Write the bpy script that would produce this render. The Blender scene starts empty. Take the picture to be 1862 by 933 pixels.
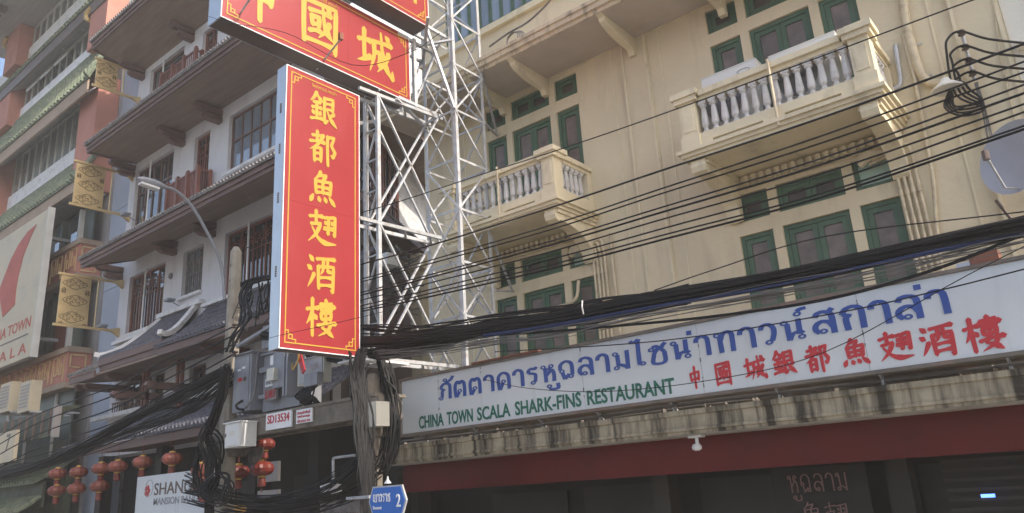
import bpy, math, random
from mathutils import Vector, Matrix
random.seed(7)
S = bpy.context.scene
C = S.collection
V = Vector
R = math.radians

# ------------------------------------------------------------------ camera
# measured camera: heading 38.7 deg to the left of the facade normal, tilted up 17 deg
F, PIT, ROL, YAW = 1390.3, R(16.975), R(-3.631), R(-38.67)
fw = V((math.sin(YAW) * math.cos(PIT), math.cos(YAW) * math.cos(PIT), math.sin(PIT)))
r0 = V((math.cos(YAW), -math.sin(YAW), 0)); u0 = r0.cross(fw)
rr = r0 * math.cos(ROL) + u0 * math.sin(ROL); uu = -r0 * math.sin(ROL) + u0 * math.cos(ROL)
cd = bpy.data.cameras.new('camera'); cam = bpy.data.objects.new('camera', cd); C.objects.link(cam)
cd.sensor_width = 36; cd.lens = F / 1862 * 36; cd.clip_end = 3000; cd.clip_start = .05
M = Matrix((rr, uu, -fw)).transposed().to_4x4(); cam.matrix_world = M
S.camera = cam
def ray(px, py): return rr * ((px - 931) / F) - uu * ((py - 466.5) / F) + fw
def at(px, py, Y): d = ray(px, py); return d * (Y / d.y)
def atx(px, py, X): d = ray(px, py); return d * (X / d.x)

# ------------------------------------------------------------------ light
SUN_AZ, SUN_EL = 86.0, 40.0          # from +Y towards +X ; the street front looks to -Y
w = bpy.data.worlds.new('World'); S.world = w; w.use_nodes = True
nt = w.node_tree; bg = nt.nodes['Background']
sky = nt.nodes.new('ShaderNodeTexSky'); sky.sky_type = 'NISHITA'; sky.sun_disc = False
sky.sun_elevation = R(SUN_EL); sky.sun_rotation = R(SUN_AZ); sky.dust_density = 4.0; sky.air_density = 1.0
nt.links.new(sky.outputs[0], bg.inputs[0]); bg.inputs[1].default_value = 0.15
sl = bpy.data.lights.new('sun', 'SUN'); sl.energy = 2.3; sl.angle = R(.5); sl.color = (1, .93, .82)
so = bpy.data.objects.new('sun', sl); C.objects.link(so)
sd = V((math.sin(R(SUN_AZ)) * math.cos(R(SUN_EL)), math.cos(R(SUN_AZ)) * math.cos(R(SUN_EL)), math.sin(R(SUN_EL))))
so.rotation_euler = sd.to_track_quat('Z', 'Y').to_euler(); so.location = (20, 0, 40)
S.view_settings.view_transform = 'Standard'; S.view_settings.look = 'None'
S.view_settings.exposure = 1.1; S.view_settings.gamma = 1
S.render.engine = 'CYCLES'
try: S.cycles.max_bounces = 7; S.cycles.use_denoising = True
except Exception: pass

# ------------------------------------------------------------------ materials
MATS = {}
def mat(name, col, rough=.7, metal=0, var=.12, scale=3, stretch=(1, 1, 1), bump=.0, bscale=None, dirt=None, dirt_amt=.0, dscale=2., dstretch=(1, 1, 1), dlo=.5, dhi=.7, spec=.5, island=0.):
    m = bpy.data.materials.new(name); m.use_nodes = True; n = m.node_tree.nodes; l = m.node_tree.links
    b = n['Principled BSDF']; b.inputs['Roughness'].default_value = rough; b.inputs['Metallic'].default_value = metal
    b.inputs['Specular IOR Level'].default_value = spec
    g = n.new('ShaderNodeNewGeometry'); mp = n.new('ShaderNodeMapping'); mp.inputs['Scale'].default_value = stretch
    l.new(g.outputs['Position'], mp.inputs[0])
    t = n.new('ShaderNodeTexNoise'); t.inputs['Scale'].default_value = scale; t.inputs['Detail'].default_value = 6
    l.new(mp.outputs[0], t.inputs[0])
    mr = n.new('ShaderNodeMapRange'); mr.inputs[1].default_value = .3; mr.inputs[2].default_value = .7
    mr.inputs[3].default_value = 1 - var; mr.inputs[4].default_value = 1 + var
    l.new(t.outputs[0], mr.inputs[0])
    mx = n.new('ShaderNodeVectorMath'); mx.operation = 'SCALE'; mx.inputs[0].default_value = col[:3]
    l.new(mr.outputs[0], mx.inputs['Scale']); last = mx.outputs[0]
    if island:
        oi = n.new('ShaderNodeObjectInfo'); m3 = n.new('ShaderNodeMapRange'); m3.inputs[3].default_value = 1 - island; m3.inputs[4].default_value = 1 + island
        l.new(oi.outputs['Random'], m3.inputs[0]); s2 = n.new('ShaderNodeVectorMath'); s2.operation = 'SCALE'
        l.new(last, s2.inputs[0]); l.new(m3.outputs[0], s2.inputs['Scale']); last = s2.outputs[0]
    if dirt:
        mp2 = n.new('ShaderNodeMapping'); mp2.inputs['Scale'].default_value = dstretch; l.new(g.outputs['Position'], mp2.inputs[0])
        t2 = n.new('ShaderNodeTexNoise'); t2.inputs['Scale'].default_value = dscale; t2.inputs['Detail'].default_value = 8; t2.inputs['Roughness'].default_value = .65
        l.new(mp2.outputs[0], t2.inputs[0])
        r2 = n.new('ShaderNodeMapRange'); r2.inputs[1].default_value = dlo; r2.inputs[2].default_value = dhi; r2.inputs[4].default_value = dirt_amt
        l.new(t2.outputs[0], r2.inputs[0])
        mm = n.new('ShaderNodeMix'); mm.data_type = 'RGBA'; l.new(r2.outputs[0], mm.inputs[0]); l.new(last, mm.inputs[6]); mm.inputs[7].default_value = (*dirt, 1)
        last = mm.outputs[2]
    l.new(last, b.inputs['Base Color'])
    if bump:
        t3 = n.new('ShaderNodeTexNoise'); t3.inputs['Scale'].default_value = bscale or scale * 6; t3.inputs['Detail'].default_value = 5
        l.new(g.outputs['Position'], t3.inputs[0]); bp = n.new('ShaderNodeBump'); bp.inputs['Strength'].default_value = bump; bp.inputs['Distance'].default_value = .02
        l.new(t3.outputs[0], bp.inputs['Height']); l.new(bp.outputs[0], b.inputs['Normal'])
    MATS[name] = m; return m
cream = mat('cream_render', (.70, .60, .42), .85, var=.08, scale=.9, bump=.35, bscale=12, dirt=(.38, .29, .19), dirt_amt=.45, dscale=1.3, dstretch=(2.2, 1, .4), dlo=.52, dhi=.78)
creamtrim = mat('cream_trim', (.74, .65, .46), .75, var=.08, scale=2, bump=.2, bscale=20, dirt=(.20, .15, .10), dirt_amt=.55, dscale=3, dstretch=(1, 1, .5), dlo=.55, dhi=.78)
eavec = mat('eave_render', (.64, .53, .38), .85, var=.1, scale=2, bump=.2, bscale=16, dirt=(.10, .08, .06), dirt_amt=.75, dscale=5, dstretch=(1.5, 1, .6), dlo=.5, dhi=.72)
baluw = mat('baluster_paint', (.62, .60, .58), .7, var=.08, scale=5, bump=.15, island=.05, dirt=(.3, .26, .22), dirt_amt=.4, dscale=9)
green = mat('green_paint', (.065, .128, .08), .55, var=.18, scale=6, stretch=(1, 1, .4), bump=.2, bscale=30, dirt=(.10, .13, .09), dirt_amt=.35, dscale=7, dstretch=(1, 1, .3), island=.06)
pane = mat('brown_screen', (.16, .125, .11), .32, var=.3, scale=5, island=.15, dirt=(.28, .22, .19), dirt_amt=.4, dscale=3)
panedk = mat('dark_screen', (.07, .055, .05), .35, var=.25, scale=4, island=.15)
mint = mat('mint_board', (.36, .50, .42), .5, var=.08, scale=3)
canopyc = mat('mildewed_concrete', (.40, .345, .25), .9, var=.15, scale=6, bump=.5, bscale=25, dirt=(.035, .03, .022), dirt_amt=.95, dscale=3.2, dstretch=(1.7, .6, .12), dlo=.44, dhi=.60)
soffg = mat('grey_soffit', (.33, .31, .27), .8, var=.1, scale=2, dirt=(.15, .13, .1), dirt_amt=.5)
redb = mat('glossy_red_board', (.11, .010, .009), .35, var=.2, scale=.8, spec=.2, dirt=(.05, .012, .01), dirt_amt=.5, dscale=1.5)
darkw = mat('shade_dark_shop_wall', (.013, .011, .010), .7, var=.3, scale=2)  # near-black base puts the shade of shop and entrance into the colour
darkp = mat('shade_dark_shop_panel', (.024, .020, .018), .5, var=.25, scale=2, island=.3)  # panels and columns also carry the interior shade as colour
signw = mat('sign_acrylic', (.63, .67, .70), .35, var=.03, scale=1.2, dirt=(.42, .44, .44), dirt_amt=.5, dscale=2.2, dstretch=(3, 1, .25), dlo=.55, dhi=.8)
signfr = mat('sign_trim', (.16, .14, .12), .6, var=.25, scale=5, dirt=(.3, .12, .07), dirt_amt=.4, dscale=4)
rust = mat('rusty_trim', (.20, .075, .045), .7, var=.25, scale=8)
blue = mat('blue_letters', (.035, .085, .34), .45, var=.08, scale=6)
greenl = mat('green_letters', (.012, .13, .085), .45, var=.08, scale=6)
redl = mat('red_letters', (.52, .03, .04), .45, var=.08, scale=6)
redf = mat('red_sign_face', (.28, .026, .03), .34, var=.06, scale=1.5, dirt=(.34, .08, .07), dirt_amt=.3, dscale=1.6, dstretch=(1, 2.5, .6), dlo=.5, dhi=.8)
yell = mat('yellow_letters', (.50, .30, .05), .35, var=.05, scale=5)
silver = mat('sheet_metal', (.58, .63, .68), .32, metal=.55, var=.06, scale=2, dirt=(.35, .36, .36), dirt_amt=.3)
under = mat('brown_sheet_underside', (.13, .095, .08), .5, var=.15, scale=3)
warmw = mat('warm_white_render', (.84, .80, .70), .8, var=.06, scale=2, bump=.3, dirt=(.5, .42, .3), dirt_amt=.4, dscale=4)
soffc = mat('pale_eave_soffit', (.52, .45, .38), .85, var=.07, scale=2, bump=.15, dirt=(.38, .30, .22), dirt_amt=.4, dscale=1.5)
whitetrim = mat('white_trim', (.8, .8, .8), .4, var=.04)
galv = mat('galvanised_steel', (.47, .48, .50), .5, metal=.2, var=.14, scale=9, dirt=(.24, .16, .10), dirt_amt=.55, dscale=7, island=.14)
white = mat('white_render', (.66, .65, .67), .85, var=.05, scale=1.2, bump=.2, bscale=16, dirt=(.4, .38, .36), dirt_amt=.35, dscale=1.2, dstretch=(2, 1, .5))
whitel = mat('white_ledge', (.74, .73, .72), .7, var=.06, scale=3, dirt=(.3, .27, .24), dirt_amt=.5, dscale=4)
brown = mat('brown_timber', (.15, .085, .068), .55, var=.2, scale=4, stretch=(.3, 1, 3), bump=.2, island=.1)
browns = mat('brown_soffit', (.25, .175, .135), .75, var=.18, scale=2, stretch=(.4, 4, 1), bump=.3, bscale=9)
redbr = mat('redbrown_timber', (.20, .07, .045), .5, var=.18, scale=5, stretch=(2, 2, .4), island=.1)
tile = mat('slate_tile', (.10, .10, .125), .6, var=.3, scale=9, bump=.4, bscale=30, dirt=(.24, .23, .24), dirt_amt=.5, dscale=6)
tileg = mat('grey_tile', (.20, .185, .18), .7, var=.3, scale=9, bump=.4, bscale=30, dirt=(.34, .31, .28), dirt_amt=.5, dscale=6)
tilegr = mat('green_glazed_tile', (.15, .18, .12), .4, var=.35, scale=7, bump=.3, dirt=(.42, .42, .25), dirt_amt=.6, dscale=6)
bluewall = mat('pale_blue_panel', (.42, .47, .56), .7, var=.05, scale=1)
salmon = mat('salmon_render', (.46, .20, .15), .8, var=.1, scale=1.5, dirt=(.30, .12, .09), dirt_amt=.5, dscale=1.5, dstretch=(1, 1, .4))
gold = mat('gold_metal', (.66, .50, .26), .38, metal=.45, var=.12, scale=3)
golds = mat('gold_strip', (.50, .34, .13), .45, metal=.25, var=.1)
golddk = mat('gold_engraving', (.16, .10, .04), .5, var=.1)
panel = mat('pale_sign_panel', (.52, .45, .32), .55, var=.06, scale=1, dirt=(.38, .35, .28), dirt_amt=.5, dscale=1.1)
redlogo = mat('faded_red_logo', (.42, .085, .05), .6, var=.12, scale=2)
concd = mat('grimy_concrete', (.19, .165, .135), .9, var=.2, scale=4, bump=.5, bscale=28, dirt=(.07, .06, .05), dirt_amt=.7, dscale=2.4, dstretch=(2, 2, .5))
warmf = mat('tan_fascia', (.36, .27, .20), .8, var=.1, scale=2)
soffgrey = mat('grey_boarded_soffit', (.34, .32, .31), .8, var=.1, scale=1.5, stretch=(.5, 6, 1), bump=.4, bscale=7)
mull = mat('pale_mullion', (.55, .55, .52), .6, var=.08)
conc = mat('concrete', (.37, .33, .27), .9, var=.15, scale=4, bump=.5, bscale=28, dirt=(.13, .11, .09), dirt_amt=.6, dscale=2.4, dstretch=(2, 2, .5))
grey = mat('grey_enamel', (.27, .28, .31), .45, var=.08, scale=3, dirt=(.16, .13, .11), dirt_amt=.45, dscale=4, dstretch=(2, 2, .5), island=.05)
creamb = mat('cream_enamel', (.62, .60, .52), .5, var=.06, scale=3)
acw = mat('ac_white', (.68, .68, .66), .5, var=.05, scale=2, dirt=(.45, .42, .38), dirt_amt=.4)
black = mat('black_cable', (.011, .0105, .012), .55, var=.3, scale=4, island=.4, spec=.25)
blackb = mat('dark_blue_cable', (.02, .035, .12), .5, var=.2)
cabg = mat('grey_cable', (.16, .15, .145), .55, var=.2, scale=5)
wirem = mat('wire_tie', (.6, .6, .6), .5)
insul = mat('insulator', (.10, .07, .06), .3)
lant = mat('lantern_silk', (.22, .06, .038), .5, var=.15, scale=8, island=.12)
lantr = mat('lantern_red', (.17, .025, .016), .4, var=.12, scale=8, island=.1)
lgold = mat('lantern_gold', (.7, .45, .12), .35, metal=.5)
stblue = mat('street_sign_blue', (.02, .13, .48), .35, var=.05)
asph = mat('asphalt', (.10, .098, .095), .9, var=.15, scale=5, bump=.4, bscale=60)
pave = mat('paving', (.36, .33, .29), .85, var=.12, scale=2.5, bump=.3)
mural = mat('mesh_board', (.075, .09, .075), .4, var=.3, scale=1.4)
vine = mat('dry_vine', (.10, .07, .045), .8)
pipec = mat('pipe_cream', (.62, .53, .37), .55, var=.1, scale=5, dirt=(.25, .18, .12), dirt_amt=.6, dscale=7)
dishm = mat('dish_grey', (.36, .37, .41), .5, var=.08)
mural2 = mat('olive_awning', (.055, .06, .035), .6, var=.35, scale=2, dirt=(.12, .14, .07), dirt_amt=.5)
def glass(name, col, rough=.06, coat=.9):
    m = mat(name, col, rough, var=.15, scale=1.3, spec=.9, island=.25); b = m.node_tree.nodes['Principled BSDF']
    b.inputs['Coat Weight'].default_value = coat; b.inputs['Coat Roughness'].default_value = .03; b.inputs['IOR'].default_value = 1.6; return m
gpale = glass('pale_sky_tint_glass', (.26, .30, .29)); gblue = glass('blue_sky_tint_glass', (.20, .24, .29)); gdark = glass('dark_glass', (.035, .04, .045)); ggrn = glass('grey_green_glass', (.10, .125, .125))  # gpale and gblue hold the sky's reflection in their base colour
em = bpy.data.materials.new('blue_screen'); em.use_nodes = True
em.node_tree.nodes['Principled BSDF'].inputs['Emission Color'].default_value = (.05, .2, 1, 1); em.node_tree.nodes['Principled BSDF'].inputs['Emission Strength'].default_value = 1.6

# ------------------------------------------------------------------ builders
W = {}   # world origin of every object
K, DY = 1., 0.   # the pole line is entered at 6 m and built at K times that range, shifted DY along the depth first
def kx(p): return V((p[0], p[1] + DY, p[2])) * K
def empty(name, label, cat, loc, group=None):
    loc = kx(loc); o = bpy.data.objects.new(name, None); C.objects.link(o); o.location = loc; o.empty_display_size = .2
    W[o.name] = V(loc); tag(o, label, cat, group); return o
def tag(o, label=None, cat=None, group=None, kind=None):
    if label: o['label'] = label
    if cat: o['category'] = cat
    if group: o['group'] = group
    if kind: o['kind'] = kind
    return o
class MB:
    def __init__(s): s.v = []; s.f = []; s.sm = False
    def add(s, vs, fs):
        k = len(s.v); s.v += [V(a) for a in vs]; s.f += [[i + k for i in f] for f in fs]; return s
    def box(s, x0, x1, y0, y1, z0, z1):
        x0, x1 = sorted((x0, x1)); y0, y1 = sorted((y0, y1)); z0, z1 = sorted((z0, z1))
        return s.add([(x, y, z) for z in (z0, z1) for y in (y0, y1) for x in (x0, x1)],
                     [(0, 2, 3, 1), (4, 5, 7, 6), (0, 1, 5, 4), (2, 6, 7, 3), (0, 4, 6, 2), (1, 3, 7, 5)])
    def beam(s, p, q, w_, h=None, up=(0, 0, 1)):
        h = h or w_; p = V(p); q = V(q); d = (q - p).normalized(); u = V(up)
        if abs(d.dot(u)) > .95: u = V((1, 0, 0))
        a = d.cross(u).normalized(); b = a.cross(d)
        vs = [c + a * (i * w_ / 2) + b * (j * h / 2) for c in (p, q) for i, j in ((-1, -1), (1, -1), (1, 1), (-1, 1))]
        return s.add(vs, [(0, 1, 2, 3), (7, 6, 5, 4), (0, 4, 5, 1), (1, 5, 6, 2), (2, 6, 7, 3), (3, 7, 4, 0)])
    def tube(s, pts, r, n=6, cap=True):
        pts = [V(p) for p in pts]; k = len(s.v); m = len(pts); a = None
        for i, p in enumerate(pts):
            d = (pts[min(i + 1, m - 1)] - pts[max(i - 1, 0)])
            d = d.normalized() if d.length > 1e-9 else V((0, 0, 1))
            if a is None: a = d.orthogonal().normalized()
            a = (a - d * a.dot(d)); a = a.normalized() if a.length > 1e-6 else d.orthogonal().normalized()
            b = d.cross(a); ri = r[i] if isinstance(r, (list, tuple)) else r
            s.v += [p + (a * math.cos(2 * math.pi * j / n) + b * math.sin(2 * math.pi * j / n)) * ri for j in range(n)]
        for i in range(m - 1):
            for j in range(n): s.f.append([k + i * n + j, k + i * n + (j + 1) % n, k + (i + 1) * n + (j + 1) % n, k + (i + 1) * n + j])
        if cap: s.f.append([k + j for j in range(n)][::-1]); s.f.append([k + (m - 1) * n + j for j in range(n)])
        s.sm = True; return s
    def lathe(s, c, prof, n=12, ax='z', off=0):
        k = len(s.v); c = V(c)
        for r_, h in prof:
            for j in range(n):
                t = 2 * math.pi * j / n + off; a, b = r_ * math.cos(t), r_ * math.sin(t)
                s.v.append(c + (V((a, b, h)) if ax == 'z' else V((h, a, b)) if ax == 'x' else V((a, h, b))))
        m = len(prof)
        for i in range(m - 1):
            for j in range(n): s.f.append([k + i * n + j, k + i * n + (j + 1) % n, k + (i + 1) * n + (j + 1) % n, k + (i + 1) * n + j])
        s.f.append([k + j for j in range(n)][::-1]); s.f.append([k + (m - 1) * n + j for j in range(n)]); return s
    def prof(s, x0, x1, yz):      # polygon in the YZ plane extruded along X
        n = len(yz); return s.add([(x0, y, z) for y, z in yz] + [(x1, y, z) for y, z in yz],
            [tuple(range(n))[::-1], tuple(range(n, 2 * n))] + [(i, (i + 1) % n, n + (i + 1) % n, n + i) for i in range(n)])
    def plate(s, pts, d):         # planar polygon given as points, thickened by vector d
        pts = [V(p) for p in pts]; n = len(pts); d = V(d)
        return s.add(pts + [p + d for p in pts], [tuple(range(n))[::-1], tuple(range(n, 2 * n))] + [(i, (i + 1) % n, n + (i + 1) % n, n + i) for i in range(n)])
    def build(s, name, m, parent=None, kind=None, smooth=None):
        me = bpy.data.meshes.new(name)
        if K != 1 or DY: s.v = [kx(p) for p in s.v]
        xs = [p.x for p in s.v]; ys = [p.y for p in s.v]; zs = [p.z for p in s.v]
        o0 = V(((min(xs) + max(xs)) / 2, (min(ys) + max(ys)) / 2, min(zs)))
        me.from_pydata([tuple(p - o0) for p in s.v], [], s.f)
        import bmesh
        bm = bmesh.new(); bm.from_mesh(me); bmesh.ops.recalc_face_normals(bm, faces=bm.faces); bm.to_mesh(me); bm.free()
        me.materials.append(m)
        if (s.sm if smooth is None else smooth):
            me.polygons.foreach_set('use_smooth', [True] * len(me.polygons))
            try: me.set_sharp_from_angle(angle=R(50))
            except Exception: pass
        return place(name, me, o0, parent, kind)
def place(name, me, o0, parent=None, kind=None):
    o = bpy.data.objects.new(name, me); C.objects.link(o); W[o.name] = V(o0)
    if parent is not None: o.parent = parent; o.location = V(o0) - W[parent.name]
    else: o.location = o0
    if kind: o['kind'] = kind
    return o
def bx(name, m, parent, *a, kind=None): return MB().box(*a).build(name, m, parent, kind)
def struct(name, m, *a): o = bx(name, m, None, *a); o['kind'] = 'structure'; return o
def copy_tree(o, delta, parent=None):
    c = o.copy(); C.objects.link(c); W[c.name] = W[o.name] + V(delta)
    if parent is None: c.location = W[c.name]
    else: c.parent = parent
    for ch in [x for x in bpy.data.objects if x.parent == o and x.name in W]: copy_tree(ch, delta, c)
    return c
def wall_holes(x0, x1, z0, z1, y, th, holes):
    """front skin at y with real openings th deep"""
    mb = MB(); xs = sorted({x0, x1, *[h[0] for h in holes], *[h[1] for h in holes]}); zs = sorted({z0, z1, *[h[2] for h in holes], *[h[3] for h in holes]})
    xs = [x for x in xs if x0 <= x <= x1]; zs = [z for z in zs if z0 <= z <= z1]
    for i in range(len(xs) - 1):
        for j in range(len(zs) - 1):
            cx, cz = (xs[i] + xs[i + 1]) / 2, (zs[j] + zs[j + 1]) / 2
            if any(h[0] < cx < h[1] and h[2] < cz < h[3] for h in holes): continue
            mb.add([(xs[i], y, zs[j]), (xs[i + 1], y, zs[j]), (xs[i + 1], y, zs[j + 1]), (xs[i], y, zs[j + 1])], [(0, 1, 2, 3)])
    for a, b, c, d in holes:
        q = y + th
        mb.add([(a, y, c), (b, y, c), (b, y, d), (a, y, d), (a, q, c), (b, q, c), (b, q, d), (a, q, d)], [(0, 1, 5, 4), (1, 2, 6, 5), (2, 3, 7, 6), (3, 0, 4, 7)])
    mb.box(x0, x1, y + th, y + th + .1, z0, z1)
    mb.add([(x0, y, z0), (x0, y, z1), (x0, y + th, z1), (x0, y + th, z0), (x1, y, z0), (x1, y, z1), (x1, y + th, z1), (x1, y + th, z0)], [(0, 3, 2, 1), (4, 5, 6, 7), (1, 2, 6, 5), (0, 4, 7, 3)])
    return mb
def frame(mb, x0, x1, z0, z1, y0, y1, t):
    mb.box(x0, x0 + t, y0, y1, z0, z1); mb.box(x1 - t, x1, y0, y1, z0, z1); mb.box(x0 + t, x1 - t, y0, y1, z0, z0 + t); mb.box(x0 + t, x1 - t, y0, y1, z1 - t, z1); return mb
TXT = {}
def text_pts(s, off=.0, brush=0.):
    """outline mesh of a string in the built-in font, normalised to a unit box"""
    key = (s, off, brush)
    if key in TXT: return TXT[key]
    cu = bpy.data.curves.new('lettering', 'FONT'); cu.body = s; cu.size = 1; cu.offset = off; cu.resolution_u = 3; cu.fill_mode = 'FRONT'
    o = bpy.data.objects.new('lettering_source', cu); C.objects.link(o); bpy.context.view_layer.update()
    me = bpy.data.meshes.new_from_object(o.evaluated_get(bpy.context.evaluated_depsgraph_get()))
    bpy.data.objects.remove(o); bpy.data.curves.remove(cu)
    vs = [V((v.co.x, v.co.y)) for v in me.vertices]; fs = [tuple(p.vertices) for p in me.polygons]
    ed = {}
    for f in fs:
        for a, b in zip(f, f[1:] + f[:1]): ed[(a, b)] = 1
    bnd = [(a, b) for a, b in ed if (b, a) not in ed]; bpy.data.meshes.remove(me)
    if brush:
        ph = random.random() * 9
        vs = [V((v.x + brush * (math.sin(v.y * 9 + ph) * .55 + math.sin(v.y * 23 + v.x * 11 + ph) * .45), v.y + v.x * .10 + brush * (math.sin(v.x * 10 + ph * 2) * .5 + math.sin(v.x * 21 - v.y * 17 + ph) * .5))) for v in vs]
    x0 = min(v.x for v in vs); x1 = max(v.x for v in vs); y0 = min(v.y for v in vs); y1 = max(v.y for v in vs)
    vs = [V(((v.x - x0) / (x1 - x0), (v.y - y0) / (y1 - y0))) for v in vs]
    TXT[key] = (vs, fs, bnd); return TXT[key]
def text(s, name, m, parent, org, ax, w_, h, up=(0, 0, 1), d=.006, off=0., brush=0.):
    """org = lower-left corner; ax = reading direction; h = height of the box; plates d thick towards the reader"""
    vs, fs, bnd = text_pts(s, off, brush); org = V(org); ax = V(ax).normalized(); up = V(up); nrm = ax.cross(up).normalized()
    mb = MB(); base = [org + ax * (v.x * w_) + up * (v.y * h) for v in vs]; n = len(base)
    mb.v = [kx(p) for p in base + [p + nrm * d for p in base]]; mb.f = [tuple(i + n for i in f) for f in fs] + [(a, b, b + n, a + n) for a, b in bnd]
    me = bpy.data.meshes.new(name); xs = mb.v
    o0 = V((sum(p.x for p in xs) / len(xs), sum(p.y for p in xs) / len(xs), min(p.z for p in xs)))
    me.from_pydata([tuple(p - o0) for p in xs], [], mb.f); me.materials.append(m)
    return place(name, me, o0, parent)
def arc(c, r, a0, a1, n, ax='xz'):
    out = []
    for i in range(n + 1):
        t = R(a0 + (a1 - a0) * i / n); p, q = r * math.cos(t), r * math.sin(t)
        out.append(V(c) + (V((p, 0, q)) if ax == 'xz' else V((0, p, q)) if ax == 'yz' else V((p, q, 0))))
    return out
def sag(p, q, s, n=14, jig=0):
    p, q = V(p), V(q); out = []
    for i in range(n + 1):
        t = i / n; a = p.lerp(q, t); a.z -= s * 4 * t * (1 - t)
        if jig and 0 < i < n: a += V((random.gauss(0, jig), random.gauss(0, jig), random.gauss(0, jig)))
        out.append(a)
    return out
def smooth(pts, k=3):
    pts = [V(p) for p in pts]
    P = [pts[0] * 2 - pts[1]] + pts + [pts[-1] * 2 - pts[-2]]; out = []
    for i in range(1, len(P) - 2):
        a, b, c, d = P[i - 1:i + 3]
        for j in range(k):
            t = j / k; out.append(.5 * ((2 * b) + (c - a) * t + (2 * a - 5 * b + 4 * c - d) * t * t + (3 * b - a - 3 * c + d) * t ** 3))
    out.append(pts[-1]); return out
def tiled(parent, x0, x1, yz, m, pitch=.22, r=.05, th=.05, sagx=None, name='roof_tiles'):
    """tiled slope: slab along the profile yz (top to eave), half-round ribs and courses"""
    mb = MB(); yz = [V((0, *p)) for p in yz]
    mb.prof(x0, x1, [(p.y, p.z) for p in yz] + [(p.y, p.z - th) for p in reversed(yz)])
    n = max(1, int(abs(x1 - x0) / pitch))
    L = sum((yz[i + 1] - yz[i]).length for i in range(len(yz) - 1)); nc = max(2, int(L / .24))
    def pt(s):
        for i in range(len(yz) - 1):
            l = (yz[i + 1] - yz[i]).length
            if s <= l or i == len(yz) - 2: return yz[i].lerp(yz[i + 1], s / l)
            s -= l
    for k in range(n):
        x = x0 + (x1 - x0) * (k + .5) / n
        for c in range(nc):
            a = pt(L * c / nc); b = pt(L * (c + 1) / nc + (.03 if c == nc - 1 else .02)); a = a + V((x, 0, .005)); b = b + V((x, 0, .02))
            mb.tube([a, b], [r * .82, r], 6)
    return mb.build(name, m, parent, 'stuff', smooth=False)

# ------------------------------------------------------------------ ground
G = -2.5
struct('road', asph, -400, 400, -7.5, 5.2, G - .5, G)
struct('ground', asph, -1500, 1500, -1500, 1500, G - .9, G - .52)
struct('pavement', pave, -400, 400, 5.2, 10.6, G - .4, G + .13)
struct('far_pavement', pave, -400, 400, -10.5, -7.5, G - .4, G + .13)
for x in range(-60, 30, 6):
    o = bx('lane_marking', whitetrim, None, x, x + 3, -1.2, -1.05, G + .001, G + .005); o['kind'] = 'structure'

# ------------------------------------------------------------------ cream building with the two balconies
D = 10.0
YB = empty('shophouse_building', 'cream rendered building with green windows, two baluster balconies and a mildewed canopy', 'building', (-4.5, D, G))
bays = (-7.385, -2.85)
OP = []
for c in bays:
    for z0, z1 in ((6.46, 6.86), (3.40, 3.80)):
        OP += [(c - 1.05, c - .57, z0, z1), (c - .44, c + .44, z0, z1), (c + .57, c + 1.05, z0, z1)]
    OP += [(c - 1.05, c - .57, 4.95, 6.25), (c - .44, c + .44, 4.18, 6.25), (c + .57, c + 1.05, 4.95, 6.25)]
    OP += [(c - 1.05, c - .57, .9, 3.20), (c - .44, c + .44, .9, 3.20), (c + .57, c + 1.05, .9, 3.20)]
OP.append((-9.4, -7.05, 8.68, 10.6)); OP.append((-4.4, -1.9, 8.68, 10.6))
XR = -.3
wall_holes(-10.1, XR, .5, 11.5, D, .16, OP).build('wall', cream, YB)
MB().box(-10.1, XR, D + .27, D + 8, .5, 11.5).build('wall', cream, YB)
bx('roof', eavec, YB, -10.3, XR + .1, D - .35, D + 8.1, 11.5, 11.75)
# 4th floor ledge, pilasters, mouldings
bx('ledge', creamtrim, YB, -10.1, XR, D - .09, D - .002, 8.50, 8.63)
for x0, x1 in ((-5.42, -4.93), (-.82, XR)):
    for za, zb in ((.9, 6.955), (7.15, 8.49)):
        bx('pilaster', cream, YB, x0, x1, D - .03, D - .001, za, zb)
        for x in (x0 + .035, x1 - .035): bx('moulding', creamtrim, YB, x - .018, x + .018, D - .05, D - .031, za, zb)
bx('moulding', creamtrim, YB, -10.1, XR, D - .035, D - .001, 6.935, 6.9595)
for x in (-9.0, -5.62, -4.72, -1.02): bx('moulding', creamtrim, YB, x - .012, x + .012, D - .014, D - .001, .9, 6.93)
# eave slab: stepped edge
EY = 8.93
MB().prof(-10.25, XR + .05, [(D - .001, 6.96), (EY + .02, 6.96), (EY + .02, 7.02), (EY - .03, 7.03), (EY - .03, 7.11), (EY - .06, 7.12), (EY - .06, 7.18), (D - .001, 7.22)]).build('eave_slab', eavec, YB)
bx('eave_soffit', soffc, YB, -10.2, XR, EY + .05, D - .04, 6.951, 6.9598)
for x in (-9.15, -7.94, -6.97, -5.17, -3.6, -2.0, -.6):
    pr = [(D - .002, 6.958), (D - .002, 6.62), (D - .10, 6.62), (D - .13, 6.70)] + [(D - .16 - .8 * math.sin(R(t)), 6.72 + .2 * (1 - math.cos(R(t)))) for t in range(0, 91, 15)] + [(EY + .03, 6.958)]
    MB().prof(x - .055, x + .055, pr).build('eave_bracket', creamtrim, YB)
mb = MB()
for i in range(70):
    x = random.uniform(-10.1, XR); y = EY + random.uniform(-.03, .3); r = random.uniform(.015, .05)
    mb.lathe((x, y, 7.15), [(r, 0), (r * .9, r), (r * .3, r * 1.6)], 5)
mb.build('rubble', eavec, YB, 'stuff')

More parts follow.
